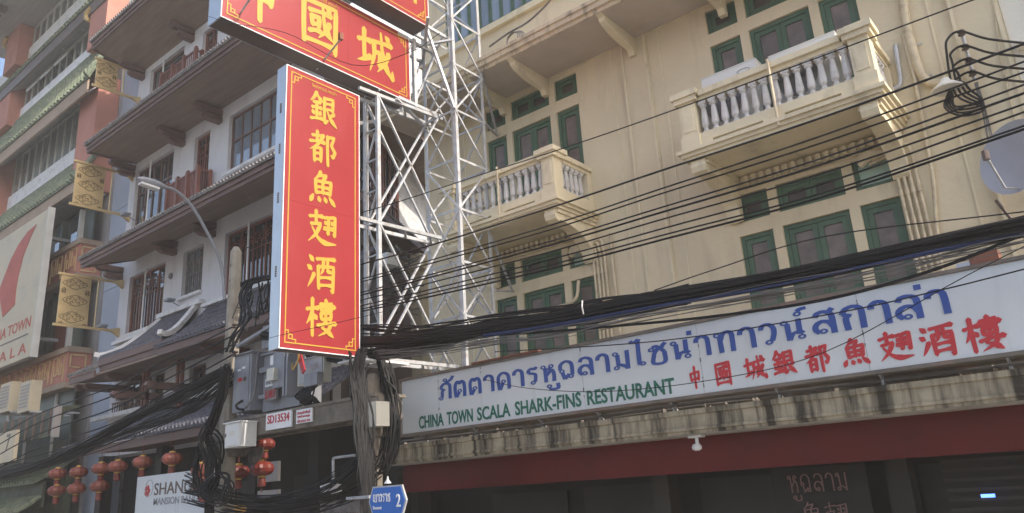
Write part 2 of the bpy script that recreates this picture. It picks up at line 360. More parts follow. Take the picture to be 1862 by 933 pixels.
def sash_window(x0, x1, z0, z1, style, pm, pm2=None):
    y = D + .045
    mb = MB(); t = .055
    frame(mb, x0 + .002, x1 - .002, z0 + .002, z1 - .002, y, y + .09, t)
    wn = mb.build('window', green, YB)
    def leaf(a, b, c, d, m1, rail=None):
        s = MB(); t2 = .068; frame(s, a, b, c, d, y + .02, y + .065, t2)
        if rail: s.box(a + t2, b - t2, y + .022, y + .063, rail, rail + .075)
        s.build('sash', green, wn)
        if rail:
            bx('pane', m1, wn, a + t2 - .005, b - t2 + .005, y + .045, y + .056, rail + .07, d - t2 + .005)
            bx('pane', pm2 or m1, wn, a + t2 - .005, b - t2 + .005, y + .045, y + .056, c + t2 - .005, rail + .005)
        else: bx('pane', m1, wn, a + t2 - .005, b - t2 + .005, y + .045, y + .056, c + t2 - .005, d - t2 + .005)
    a, b, c, d = x0 + t + .003, x1 - t - .003, z0 + t + .003, z1 - t - .003
    if style == 'one': leaf(a, b, c, d, pm)
    if style == 'mint':
        bx('pane', pm, wn, a - .01, b + .01, y + .03, y + .04, c - .01, d + .01)
    if style == 'two': m = (a + b) / 2; leaf(a, m - .002, c, d, pm); leaf(m + .002, b, c, d, pm)
    if style == 'side': leaf(a, b, c, d, pm, d - 1.02 if d - c > 1.5 else d - .68)
    if style == 'door': m = (a + b) / 2; leaf(a, m - .002, c, d, pm, d - 1.02); leaf(m + .002, b, c, d, pm, d - 1.02)
for i, c in enumerate(bays):
    for fl, (z0, z1) in enumerate(((6.46, 6.86), (3.40, 3.80))):
        k = panedk
        sash_window(c - 1.05, c - .57, z0, z1, 'one', k)
        sash_window(c - .44, c + .44, z0, z1, 'two', k)
        sash_window(c + .57, c + 1.05, z0, z1, 'mint' if fl else 'one', mint if fl else k)
    for zl, zd, zt in ((4.95, 4.18, 6.25), (.9, .9, 3.20)):
        sash_window(c - 1.05, c - .57, zl, zt, 'side', pane)
        sash_window(c - .44, c + .44, zd, zt, 'door', pane)
        sash_window(c + .57, c + 1.05, zl, zt, 'side', pane, mint if (i == 1 and zt < 4) else None)
# ribbon windows of the floor above the eave
for x0, x1 in ((-9.4, -7.05), (-4.4, -1.9)):
    y = D + .045; mb = frame(MB(), x0, x1, 8.68, 10.6, y, y + .09, .06); wn = mb.build('window', green, YB); n = 8
    for k in range(n):
        a = x0 + .06 + (x1 - x0 - .12) * k / n; b = x0 + .06 + (x1 - x0 - .12) * (k + 1) / n
        s = MB(); frame(s, a + .002, b - .002, 8.74, 9.98, y + .02, y + .07, .035); s.build('sash', green, wn)
        bx('pane', gblue, wn, a + .03, b - .03, y + .04, y + .05, 8.77, 9.95)
        s = MB(); frame(s, a + .002, b - .002, 9.985, 10.54, y + .02, y + .07, .035); s.build('sash', green, wn)
        bx('pane', gdark, wn, a + .03, b - .03, y + .04, y + .05, 10.01, 10.51)

# ---- balconies
BY = 8.9
bal_mesh = None
def balcony(c, xl, xr):
    mb = MB(); z0 = 4.05
    # floor slab with stepped cornice (front and both returns)
    for k, (e, za, zb) in enumerate(((.0, z0, z0 + .05), (.035, z0 + .05, z0 + .10), (.075, z0 + .10, z0 + .15))):
        mb.box(xl - e, xr + e, BY - e, D - .003, za + .0005, zb)
    b = mb.build('balcony', creamtrim, YB)
    zc = z0 + .15
    s = MB()   # dado with a long drainage slot
    for (a0, a1) in ((xl + .25, (xl + xr) / 2 - .12), ((xl + xr) / 2 + .12, xr - .25)):
        pass
    m = (xl + xr) / 2
    s.box(xl + .02, xr - .02, BY + .02, BY + .14, zc + .075, zc + .20)
    for a0, a1 in ((xl + .02, xl + .42), (m - .14, m + .14), (xr - .42, xr - .02)): s.box(a0, a1, BY + .02, BY + .14, zc + .0005, zc + .0745)
    s.box(xr - .15, xr - .021, BY + .145, D - .003, zc + .001, zc + .20); s.box(xl + .021, xl + .15, BY + .145, D - .003, zc + .001, zc + .20)
    s.build('dado', creamtrim, b)
    zb = zc + .20; zt = zb + .47
    for x in (xl + .12, xr - .12):   # piers with caps
        s = MB()
        s.box(x - .115, x + .115, BY + .005, BY + .235, zc + .20, zt + .02); s.box(x - .135, x + .135, BY - .015, BY + .255, zc + .0005, zc + .195)
        s.box(x - .075, x + .075, BY - .006, BY + .004, zb + .06, zt - .05)
        s.box(x - .16, x + .16, BY - .04, BY + .28, zt + .021, zt + .09); s.box(x - .19, x + .19, BY - .07, BY + .31, zt + .091, zt + .17); s.box(x - .12, x + .12, BY, BY + .24, zt + .171, zt + .215)
        s.build('pier', creamtrim, b)
        bx('wall_pier', creamtrim, b, x - .09, x + .09, D - .12, D - .004, zb + .001, zt)
    s = MB()
    s.box(xl + .29, xr - .29, BY + .04, BY + .20, zt + .002, zt + .06); s.box(xl + .315, xr - .315, BY - .01, BY + .25, zt + .061, zt + .14)
    for x in (xl + .12, xr - .12):
        s.box(x - .08, x + .08, BY + .29, D - .004, zt + .002, zt + .06); s.box(x - .12, x + .12, BY + .315, D - .004, zt + .061, zt + .14)
    s.build('rail', creamtrim, b)
    global bal_mesh
    if bal_mesh is None:
        h = .468; q = MB()
        q.lathe((0, 0, 0), [(.052, 0), (.052, .035), (.032, .05), (.03, .075), (.05, .11), (.052, .14), (.034, h - .12), (.03, h - .095), (.05, h - .075), (.05, h - .05)], 8, off=R(22.5))
        q.box(-.05, .05, -.05, .05, h - .049, h)
        q.sm = False; t = q.build('baluster', baluw, b); bal_mesh = t.data
        bpy.data.objects.remove(t)
    n = int(round((xr - xl - .5) / .138))
    for k in range(n):
        x = xl + .25 + (xr - xl - .5) * (k + .5) / n
        place('baluster', bal_mesh, (x, BY + .10, zb + .001), b)
    for x in (xl + .1, xr - .1):
        for k in range(5): place('baluster', bal_mesh, (x, BY + .33 + .13 * k, zb + .001), b)
    # scroll brackets and dentils below
    for x in (xl + .16, xr - .16):
        P = [(BY + .04, z0 - .001), (D - .003, z0 - .001), (D - .003, z0 - .62), (D - .06, z0 - .66), (D - .11, z0 - .62), (D - .13, z0 - .52)]
        for t in range(0, 91, 15): P.append((BY + .16 + .8 * math.cos(R(t)), z0 - .50 + .34 * math.sin(R(t)) ** 1.3))
        P += [(BY + .12, z0 - .19), (BY + .05, z0 - .16), (BY + .02, z0 - .09)]
        s = MB().prof(x - .10, x + .10, P); s.build('scroll_bracket', creamtrim, b)
        P2 = [(y + .0, z - .0) for y, z in P]
        MB().prof(x - .13, x + .13, [(BY + .08, z0 - .002), (D - .004, z0 - .002), (D - .004, z0 - .06), (BY + .06, z0 - .06)]).build('bracket_cap', creamtrim, b)
    s = MB(); n = int((xr - xl - .7) / .11)
    for k in range(n):
        x = xl + .35 + (xr - xl - .7) * (k + .5) / n; s.box(x - .028, x + .028, D - .10, D - .016, z0 - .14, z0 - .03)
    s.box(xl + .3, xr - .3, D - .015, D - .002, z0 - .16, z0 - .005)
    s.box(xl + .3, xr - .3, D - .05, D - .0155, z0 - .19, z0 - .165)
    s.build('dentil_course', creamtrim, b, 'stuff')
    return b
bl = balcony(bays[0], -8.55, -6.2)
br_ = balcony(bays[1], -4.05, -1.56)
for b, px in ((bl, (908, 360)), (br_, (1403, 150))):
    x = at(*px, BY - .03).x
    MB().tube([(x, BY - .05, 4.1), (x, BY - .05, 5.03)], .02, 8).tube([(x, BY - .05, 4.95), (x, BY + .1, 5.0)], .02, 8).build('overflow_pipe', pipec, b)

# ---- canopy over the shops
CY = 7.8
cp = MB().prof(-9.05, 2.6, [(D - .003, .47), (CY + .03, .47), (CY + .03, .50), (CY, .507), (CY, .535), (CY + .018, .542), (CY + .018, .665), (CY - .012, .675), (CY - .012, .73), (CY + .1, .74), (D - .003, .78)]).build('canopy', canopyc, YB)
bx('canopy_lining', soffg, YB, -9.0, 2.6, CY + .06, D - .1, .455, .4695)
bx('fascia_board', redb, YB, -8.95, 2.6, 8.22, 8.30, .065, .4545)
bx('dark_gap_strip', signfr, YB, -8.6, 2.5, 8.12, 8.2, .765, .95)  # dark strip added to darken the gap below the sign
mb = MB(); random.seed(3)
for i in range(60):      # litter, old pipes and brackets on the canopy edge
    x = random.uniform(-9.0, .2); y = CY + random.uniform(.02, .5); r = random.uniform(.015, .045)
    mb.lathe((x, y, .73), [(r, 0), (r, r), (r * .4, r * 1.7)], 5)
mb.build('litter', signfr, cp, 'stuff')
mb = MB()
for z, y in ((.775, 7.83), (.80, 7.98), (.765, 8.1)):
    mb.tube(smooth([(-8.7, y, z), (-6.2, y + .03, z - .01), (-4, y, z + .02), (-2, y + .05, z), (.6, y, z)]), .013, 5)
mb.build('conduit', cabg, cp, 'stuff')
for k in range(9):
    x = -8.1 + k * 1.02 + random.uniform(-.1, .1)
    MB().beam((x, 7.95, .74), (x, 7.78, .845), .02).box(x - .03, x + .03, 7.75, 8.0, .835, .85).box(x - .012, x + .012, 7.86, 7.885, .735, .84).build('bracket', galv, cp)
# ground floor behind
gf = struct
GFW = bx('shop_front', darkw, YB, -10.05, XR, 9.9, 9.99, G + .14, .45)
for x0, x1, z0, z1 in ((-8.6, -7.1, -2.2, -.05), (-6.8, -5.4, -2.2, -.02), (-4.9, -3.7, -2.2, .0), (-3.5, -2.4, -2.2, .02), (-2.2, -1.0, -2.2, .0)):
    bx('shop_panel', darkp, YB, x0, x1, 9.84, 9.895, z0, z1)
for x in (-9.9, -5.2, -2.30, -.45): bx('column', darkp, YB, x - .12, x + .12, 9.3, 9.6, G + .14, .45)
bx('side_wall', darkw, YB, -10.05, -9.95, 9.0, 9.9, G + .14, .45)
mb = MB()
for k in range(24): mb.box(-1.9 + k * .0, -.35, 9.55, 9.56, -2.0 + k * .1, -1.97 + k * .1)
mb.build('shutter', darkp, YB, 'stuff')

# ---- pipes on the wall
def pipe(label, pts, r, m=pipec, n=8, parent=YB, name='pipe'): return MB().tube(smooth(pts, 4), r, n).build(name, m, parent)
yw = D - .05
P = lambda px, py, y=yw: at(px, py, y)
pipe('', [P(1636, -60), P(1646, 30), P(1657, 80), P(1672, 128), P(1690, 150), P(1715, 150)], .055)
for a in ((1662, 83), (1680, 140)):
    p = P(*a); MB().tube([p + V((-.09, .02, 0)), p + V((.09, .02, 0))], .012, 6).build('pipe_clip', galv, YB)
pipe('', [P(1641, 60), P(1662, 140), P(1683, 250), P(1697, 330), P(1704, 420), P(1722, 560)], .024)
for x in (.95, 1.02, 1.09, 1.16):
    for c in bays:
        xx = c + x + .13
        k = (x - .95) / .07
        if c == bays[1]: pts = [(xx - .28 - k * .03, yw - .02, 3.68 + k * .035), (xx - .06, yw - .03, 3.70 + k * .035), (xx, yw - .03, 3.62 + k * .02), (xx, yw, 3.3), (xx + .01, yw, 2.2), (xx, yw, .8)]
        else: pts = [(xx - .26 - k * .03, yw - .02, 3.60 + k * .035), (xx - .05, yw - .03, 3.62 + k * .035), (xx, yw - .03, 3.54 + k * .02), (xx, yw, 3.2), (xx - .01, yw, 2.2), (xx, yw, .8)]
        pipe('', pts, .021)
        for zz in (3.2, 2.35): MB().tube([(xx - .0, yw, zz - .03), (xx, yw, zz + .03)], .029, 8).build('pipe_collar', pipec, YB)
mb = MB()
for c, z in zip(bays, (3.6, 3.7)):
    b = c + .68
    for k in range(4): mb.tube(smooth([(b + .02, yw - .06, z - .02 + k * .03), (b + .15, yw - .09, z + .04 + k * .02), (b + .4, yw - .05, z + .06)]), .045, 6)
mb.build('pipe_lagging', pipec, YB, 'stuff')
pipe('', [P(1052, 510), P(1046, 545), P(1010, 560), P(960, 575), P(930, 588), P(890, 598)], .028)
pipe('', [(-5.95, yw, 3.8), (-5.96, yw, 2.9), (-5.93, yw, .8)], .024)
pipe('', [P(1628, 82), P(1632, 110), P(1637, 148), P(1630, 160), P(1608, 168)], .03, galv)
pipe('', [P(1806, -10), P(1817, 90), P(1836, 180), P(1852, 250)], .01, pipec, 5)

# ---- neighbour beyond the right-hand corner
NB = empty('neighbouring_building', 'bright white building beyond the right corner with ledges and dry vines', 'building', (2.5, 10, G))
bx('wall', warmw, NB, XR + .004, 6.5, 10.03, 16, G + .14, 14)
for z, x in ((5.16, .0), (4.95, .12)): MB().beam((x, 10.02, z), (x + 1.6, 9.2, z + .05), .05, .07).build('bracket', under, NB)
for z in (5.6, 4.55, 6.4): bx('ledge', warmw, NB, XR + .05, 6.5, 9.82, 10.028, z, z + .12)
mb = MB(); random.seed(12)
for i in range(26):
    p = V((random.uniform(-.15, .6), 9.95, random.uniform(4.6, 6.2))); pts = [p]
    for k in range(7): p = p + V((random.uniform(-.09, .09), random.uniform(-.05, .04), random.uniform(-.16, .02))); pts.append(p)
    mb.tube(smooth(pts, 2), .006, 4)
tag(mb.build('dry_vines', vine, None), 'tangle of dry brown vines hanging down the white wall at the right edge', 'vines', kind='stuff')
# brush-written characters: strokes on a 100 x 100 grid (y down); h v p n d give the swelling of the brush
GL = {
'中': 'v24,32 28,66|c24,34 76,27 72,64|h28,62 73,57|v50,3 51,99',
'國': 'v12,12 14,95|c12,13 88,7 87,97|h14,89 86,86|h24,30 76,24|v31,39 33,57|c31,40 48,38 47,55|h33,55 47,54|h25,71 50,64|n56,15 60,44 68,62 80,73|p73,42 63,60 47,78|d66,15 75,22',
'城': 'h3,38 35,32|v19,12 20,72|p36,64 20,74 2,82|h40,30 93,22|p45,30 45,60 34,94|c46,51 62,47 60,74 53,70|n64,4 68,42 78,74 95,92|p95,92 96,74|p86,42 74,66 54,90|d77,6 87,15',
'銀': 'p24,2 14,20 1,34|n24,6 34,18 46,26|h12,35 36,31|h7,52 41,47|v24,34 25,84|d9,60 14,72|d39,58 33,70|h3,88 45,79|c52,12 84,7 83,46|h54,28 82,25|h54,46 82,42|v52,10 53,88|p53,88 68,76|p88,52 78,60 70,64|n62,50 76,72 98,92',
'都': 'h10,20 46,14|v28,3 28,36|h2,39 54,32|p50,10 30,42 2,64|v18,54 19,95|c18,55 42,51 41,92|h19,72 41,69|h19,90 41,87|v65,9 67,98|c65,12 90,7 79,34 93,52 86,68 76,63',
'魚': 'p42,2 34,16 18,30|c36,14 62,9 50,28|v24,32 27,67|c24,32 80,26 76,64|h27,49 77,45|v50,30 51,64|h27,65 76,60|d17,73 6,94|d35,76 40,90|d56,74 63,88|d72,70 94,92',
'翅': 'h5,22 50,15|v28,2 29,38|c10,42 44,36 36,56|p38,50 26,70 2,92|n14,50 34,76 60,88 99,86|c55,17 72,13 71,60 64,56|d58,26 65,34|d66,42 55,50|c77,13 95,9 94,62 86,57|d80,24 88,32|d90,40 78,48',
'酒': 'd7,8 21,22|d1,36 15,46|p24,56 14,76 3,94|h32,15 95,8|v38,34 40,95|c38,35 91,29 89,98 80,93|p55,12 54,42 45,56|c70,10 70,44 82,45|h42,65 86,61|h42,86 86,82',
'樓': 'h1,32 39,25|v20,2 21,99|p20,36 12,54 1,70|d24,42 35,55|v66,1 66,56|v48,13 50,31|c48,14 86,9 84,28|h38,23 96,17|h50,31 84,27|v50,38 51,54|c50,38 84,33 82,51|h51,54 82,50|p66,56 58,68 51,77|n51,76 72,84 92,98|p85,60 72,82 40,99|h37,71 99,61'}
WD = {'h': (8.5, 6.5, 7, 11.5), 'v': (10.5, 9, 9, 8.5), 'c': (8.5, 7.5, 10, 8.5), 'p': (11, 9, 6.5, 1.5), 'n': (5, 8, 13.5, 3), 'd': (4, 10, 13, 6)}
def brush_split(gl):
    out = []
    for st in gl.split('|'):
        if st[0] == 'c':
            q = st[1:].split(); v = [tuple(map(float, a.split(','))) for a in q]
            if len(v) > 3 and v[-1][0] < v[-2][0] and abs(v[-1][1] - v[-2][1]) < 10: out += ['c' + ' '.join(q[:-1]), 'p' + ' '.join(q[-2:])]; continue
        out.append(st)
    return out
def brush(ch, name, m, parent, org, ax, w_, h, up=(0, 0, 1), wk=1.22):
    org = V(org); ax = V(ax); up = V(up); nr = ax.cross(up); mb = MB()
    for si, st in enumerate(brush_split(GL[ch])):
        ty = st[0]; pts = [V((*map(float, q.split(',')), 0)) for q in st[1:].split()]
        if ty == 'c':   # turning stroke: straight runs with a pressed corner
            P = []
            for a, b in zip(pts, pts[1:]): P += [a.lerp(b, t) for t in (0, .12, .5, .88)]
            P.append(pts[-1])
        else:
            P = smooth(pts, 4) if len(pts) > 2 else [pts[0].lerp(pts[1], t / 5) for t in range(6)]
            if ty in 'hv':
                dv = (P[-1] - P[0]); nn = V((-dv.y, dv.x, 0)).normalized()
                P = [p + nn * (-1.3 if ty == 'h' else .8) * math.sin(math.pi * i / (len(P) - 1)) for i, p in enumerate(P)]
        n = len(P); ws = WD[ty]; L, Rr = [], []
        for i, p in enumerate(P):
            t = i / (n - 1) * 3; k = min(2, int(t)); wd = (ws[k] + (ws[k + 1] - ws[k]) * (t - k)) * .5 * wk
            d = (P[min(n - 1, i + 1)] - P[max(0, i - 1)]).normalized(); q = V((-d.y, d.x, 0))
            L.append(p + q * wd); Rr.append(p - q * wd)
        d0 = (P[0] - P[1]).normalized(); d1 = (P[-1] - P[-2]).normalized()
        c0 = P[0] + d0 * ws[0] * .42 * wk; c1 = P[-1] + d1 * ws[3] * .45 * wk
        e = .004 + .00035 * si
        g = lambda p, z: org + ax * (p.x / 100 * w_) + up * ((100 - p.y) / 100 * h) + nr * z
        k = len(mb.v); ring = [c0] + L + [c1] + Rr[::-1]; N = len(ring)
        lift = [0] + list(range(1, n + 1)) + [n + 1] + list(range(n, 0, -1))
        mb.v += [g(p, e + .00004 * q_) for p, q_ in zip(ring, lift)] + [g(p, 0.0002) for p in ring]
        mb.f.append([k, k + 1, k + N - 1])
        for i in range(n - 1): mb.f.append([k + 1 + i, k + 2 + i, k + N - 2 - i, k + N - 1 - i])
        mb.f.append([k + n, k + n + 1, k + n + 2])
        for i in range(N): j = (i + 1) % N; mb.f.append([k + i, k + j, k + N + j, k + N + i])
    return mb.build(name, m, parent)

# ------------------------------------------------------------------ white restaurant sign on the canopy
X1, Z1 = (1, 0, 0), (0, 0, 1)
SG = empty('restaurant_sign', 'long pale sign on the canopy with blue Thai, green Latin and red Chinese lettering', 'sign', (-4, 7.8, .83))
seams = [-8.385, at(798, 730, 7.7).x, at(875, 700, 7.7).x, at(1057, 660, 7.7).x, at(1273, 650, 7.7).x, at(1566, 590, 7.7).x, .35, 2.4]
for a, b in zip(seams, seams[1:]): bx('panel', signw, SG, a + .002, b - .002, 7.70, 7.73, .868, 1.625)
s = MB(); s.box(-8.43, 2.44, 7.735, 7.93, .83, 1.66); s.build('box', signfr, SG)
s = MB(); s.box(-8.43, 2.44, 7.68, 7.734, 1.628, 1.662); s.box(-8.43, 2.44, 7.68, 7.734, .83, .865); s.box(-8.43, -8.389, 7.68, 7.734, .866, 1.6275); s.build('trim', signfr, SG)
a, b = at(858, 660, 7.68).x, at(980, 640, 7.68).x
bx('rusty_strip', rust, SG, a, b, 7.66, 7.74, 1.6625, 1.685)
for sx in seams[1:-1]:
    q = MB()
    for k in range(5): z = random.uniform(.9, 1.6); q.box(sx - .004, sx + .006, 7.694, 7.6995, z, z + random.uniform(.01, .05))
    q.build('seam_gap', signfr, SG, 'stuff')
Yt = 7.6998
tx0, tx1 = at(800, 725, 7.7).x, at(1722, 545, 7.7).x
w1 = at(1462, 590, 7.7).x; w2 = at(1478, 590, 7.7).x
# Thai letters as looped strokes on a grid (x right, y up, baseline 0, body height 100); o = ring
TH = {'ภ': (58, 'o8,8|14,16 15,52 24,60 10,66|10,66 10,82 20,96 34,100 48,94 55,78 55,0'), 'ั': (0, 'o-44,122|-40,112 -28,110 -12,122 -2,142'),
 'ต': (60, 'o31,38|28,28 14,0|12,0 8,58 12,86 22,98 31,84 40,98 52,88 56,62 56,0'), 'า': (46, '4,72 6,88 20,100 34,94 41,76 42,0'),
 'ค': (60, 'o31,48|28,38 14,0|12,0 7,56 12,86 30,100 50,88 56,60 56,0'), 'ร': (46, 'o26,10|35,14 38,50 30,62 8,68|8,68 8,84 22,94 34,88 44,100'),
 'ห': (60, 'o10,88|18,82 20,0|20,34 44,66 54,46 54,0|o44,88|38,80 36,72 44,66'), 'ู': (0, 'o-44,-26|-38,-38 -36,-44 -8,-42 -8,-14'),
 'ฉ': (62, 'o12,46|5,54 8,84 28,100 48,90 54,66 54,20|14,38 22,0|22,0 42,26|o48,12'), 'ล': (58, 'o26,14|16,8 6,24 8,44 24,58 44,50 52,30|8,80 16,96 32,100 48,90 53,70 54,0'),
 'ม': (62, 'o10,88|18,82 20,24|o12,12|20,24 30,26 48,12 52,2|54,100 54,0'), 'ไ': (38, 'o30,14|20,10 18,30 18,120 22,146|22,146 8,134 -4,136 -8,144'),
 'ช': (60, 'o9,76|12,88 26,92 32,80 20,58 16,40 14,4 52,4 54,58|54,58 44,74 50,92 60,104|34,84 46,78'), 'น': (64, 'o10,88|18,82 20,4|20,4 30,32 50,38 60,30|o54,14|50,100 50,28'),
 '่': (0, '-14,118 -14,140'), 'ท': (60, 'o10,88|18,82 20,0|20,60 28,90 42,100 54,90 56,70 56,0'), 'ว': (46, 'o24,12|33,16 41,50 40,80 26,98 10,94 4,76'),
 '์': (0, 'o-30,122|-30,134 -20,142 -4,144'), 'ส': (60, 'o26,14|16,8 6,24 8,44 24,58 44,50 52,30|8,80 16,96 32,100 48,90 53,70 54,0|42,92 58,110'), 'ก': (58, '14,0 12,52 22,62 4,70|4,70 12,90 30,100 46,94 54,76 54,0')}
TH['เ'] = (22, 'o19,12|10,8 8,30 8,100'); TH['ย'] = (58, 'o10,88|18,82 8,62 20,52|20,52 8,40 10,4 50,4 52,40 52,100')
def thai(word, m, parent, x0, w_, base, y, hx, wt=15.5, plane='xz'):
    tot = sum(TH[c][0] + (16 if TH[c][0] else 0) for c in word) - 16; cx = 0.; sx = w_ / tot; sz = hx / 100; n = 0
    for c in word:
        adv, sts = TH[c]; mb = MB()
        for st in sts.split('|'):
            n += 1; yf = y - .0045 - .00025 * (n % 9)
            if st[0] == 'o':
                ox, oz = map(float, st[1:].split(',')); ra, rb = 11.5, 5.; N = 16; k = len(mb.v)
                for yy in (yf, y - .0001):
                    for r_ in (ra, rb):
                        for i in range(N): a = 6.2832 * i / N; mb.v.append(V((x0 + (cx + ox + r_ * math.cos(a)) * sx, yy, base + (oz + r_ * math.sin(a)) * sz)))
                for i in range(N):
                    j = (i + 1) % N; mb.f += [[k + i, k + j, k + N + j, k + N + i], [k + i, k + j, k + 2 * N + j, k + 2 * N + i], [k + N + i, k + N + j, k + 3 * N + j, k + 3 * N + i]]
                continue
            P = [V((*map(float, q.split(',')), 0)) for q in st.split()]
            if len(P) > 2: P = smooth(P, 4)
            L, Q = [], []
            for i, p in enumerate(P):
                d = (P[min(len(P) - 1, i + 1)] - P[max(0, i - 1)]).normalized(); q = V((-d.y, d.x, 0)) * wt * (.5 if abs(d.y) > .5 else .43); L.append(p + q); Q.append(p - q)
            ring = L + Q[::-1]; k = len(mb.v); N = len(ring)
            for yy, dl in ((yf, .00004), (y - .0001, 0)): mb.v += [V((x0 + (cx + p.x) * sx, yy - dl * min(q_, N - 1 - q_), base + p.y * sz)) for q_, p in enumerate(ring)]
            for i in range(len(L) - 1): mb.f.append([k + i, k + i + 1, k + N - 2 - i, k + N - 1 - i])
            for i in range(N): mb.f.append([k + i, k + (i + 1) % N, k + N + (i + 1) % N, k + N + i])
        if plane == 'yz': mb.v = [V((-p.y, p.x, p.z)) for p in mb.v]
        mb.build('character', m, parent); cx += adv + (16 if adv else 0)
thai('ภัตตาคารหูฉลามไชน่าทาวน์', blue, SG, tx0, w1 - tx0, 1.262, 7.6998, .215)
thai('สกาล่า', blue, SG, w2, tx1 - w2, 1.275, 7.6998, .222, wt=17)
ex0, ex1 = at(762, 768, 7.7).x, at(1227, 703, 7.7).x
for sword, a, b in (('CHINA', 762, 807), ('TOWN', 813, 860), ('SCALA', 868, 928), ('SHARK-FINS', 937, 1057), ('RESTAURANT', 1068, 1227)):
    y = 768 + (a - 762) * -.14; xa, xb = at(a, y, 7.7).x, at(b, y - (b - a) * .14, 7.7).x
    text(sword, 'lettering', greenl, SG, (xa, Yt, .908), X1, xb - xa, .175, off=.02)
CH = '中國城銀都魚翅酒樓'
for ch, px, py, hh, ww in zip(CH, (1264, 1315, 1373, 1426, 1487, 1555, 1628, 1705, 1789), (686, 679, 669, 660, 652, 641, 630, 618, 607), (.24, .26, .26, .26, .27, .27, .28, .29, .30), (.19, .20, .24, .24, .24, .26, .29, .29, .30)):
    p = at(px, py, 7.7); brush(ch, 'character', redl, SG, (p.x - ww * .5, Yt, p.z - hh * .5), V(X1), ww, hh, wk=1.45)

# ------------------------------------------------------------------ projecting red signs on the steel tower
Y1 = (0, 1, 0)
def key_corner(mb, x, cy, cz, sy, sz, s):   # little fret in a corner, bars 0.02 wide
    t = .015; b = lambda y0, y1, z0, z1: mb.box(x, x + .006, cy + sy * y0, cy + sy * y1, cz + sz * z0, cz + sz * z1)
    b(0, s, 0, t); b(0, t, t + .0005, s); q = s * .40
    def ring(u, v): b(u, u + q, v + q - t, v + q); b(u + q - t, u + q, v, v + q - t - .0005); b(u, u + t, v, v + q - t - .0005); b(u + t + .0005, u + q - t - .0005, v, v + t)
    ring(s * .30, s * .30); b(s - t, s, t + .0005, s * .36); b(s * .70, s - t - .0005, s * .36 - t, s * .36)
    b(t + .0005, s * .36, s - t, s); b(s * .36 - t, s * .36, s * .70, s - t - .0005)
def red_sign(name, label, X, y0, y1, z0, z1, th, chars, inset=.075, cs=.17):
    r = empty(name, label, 'sign', ((X - th / 2), (y0 + y1) / 2, z0))
    if z1 - z0 > 2: parts_ = [(y0 + .012, y1 - .012, z0 + .012, z0 + (z1 - z0) * .5 - .001), (y0 + .012, y1 - .012, z0 + (z1 - z0) * .5 + .001, z1 - .012)]
    else: ym = y0 + (y1 - y0) * .62; parts_ = [(y0 + .012, ym - .001, z0 + .012, z1 - .012), (ym + .001, y1 - .012, z0 + .012, z1 - .012)]
    for a, b, c, d in parts_: bx('face', redf, r, X - .012, X, a, b, c, d)
    s = MB(); s.box(X - th, X - .013, y0, y0 + .02, z0, z1); s.box(X - th, X - .013, y1 - .02, y1, z0, z1); s.box(X - th, X - .013, y0 + .021, y1 - .021, z1 - .02, z1)
    s.build('side_panel', silver, r)
    bx('underside', under, r, X - th, X - .013, y0 + .021, y1 - .021, z0, z0 + .02)
    bx('back', silver, r, X - th - .012, X - th - .001, y0, y1, z0, z1)
    s = MB(); frame(s, y0, y1, z0, z1, 0, .01, .012)
    q = MB(); q.f = s.f; q.v = [V((X + .003 - p.y, p.x, p.z)) for p in s.v]; q.build('edge_trim', whitetrim, r)
    s = MB(); t = .016; a0, a1, b0, b1 = y0 + inset, y1 - inset, z0 + inset, z1 - inset
    s.box(X, X + .005, a0 + cs, a1 - cs, b0, b0 + t); s.box(X, X + .005, a0 + cs, a1 - cs, b1 - t, b1); s.box(X, X + .005, a0, a0 + t, b0 + cs, b1 - cs); s.box(X, X + .005, a1 - t, a1, b0 + cs, b1 - cs)
    s.build('border', yell, r)
    for cy, cz, sy, sz in ((a0, b0, 1, 1), (a1, b0, -1, 1), (a0, b1, 1, -1), (a1, b1, -1, -1)):
        s = MB(); key_corner(s, X, cy, cz, sy, sz, cs); s.build('corner_ornament', yell, r)
    for ch, cy, cz, wy, hz in chars:
        if len(ch) == 1: brush(ch, 'character', yell, r, (X + .0002, cy - wy / 2, cz - hz / 2), V(Y1), wy, hz)
        elif wy > 2: thai(ch, yell, r, cy - wy / 2, wy, cz - hz / 2, -X - .0002, hz, wt=19, plane='yz')
        else: text(ch, 'lettering', yell, r, (X + .0002, cy - wy / 2, cz - hz / 2), Y1, wy, hz, off=.012)
    return r
VX = -8.0
vs_ = red_sign('vertical_sign', 'tall red projecting sign with six yellow Chinese characters in one column', VX, 5.345, 6.605, 1.825, 5.75, .20,
    [(c, 5.965, z, .46, .50) for c, z in zip('銀都魚翅酒樓', (5.27, 4.68, 4.08, 3.50, 2.89, 2.28))] + [('ไชน่าทาวน์ สกาล่า', 5.97, 5.60, .42, .055)])
hs_ = red_sign('horizontal_sign', 'wide red projecting sign reading three large yellow Chinese characters, above the tall one', VX, 4.35, 7.65, 6.02, 7.24, .30,
    [(c, y, 6.63, .74, .84) for c, y in zip('中國城', (4.90, 5.88, 6.93))] + [('ไชน่าทาวน์ สกาล่า', 5.95, 7.07, .5, .06)])
ts_ = red_sign('thai_sign', 'topmost red projecting sign with yellow Thai lettering, cut by the frame', -7.7, 3.9, 7.82, 7.36, 8.6, .36,
    [('ไชน่าทาวน์สกาล่า', 5.78, 7.92, 3.5, .52)])
for pa, pb, par in (((576, 126), (634, 88), hs_), ((424, 44), (458, 12), hs_)):
    a = atx(*pa, VX - .2); b = a + V((.62, -.06, .19))
    MB().tube([a, b], .014, 6).build('lamp_arm', galv, par); MB().box(b.x - .02, b.x + .03, b.y - .03, b.y + .03, b.z - .01, b.z + .09).build('lamp_head', rust, par)
q = MB()
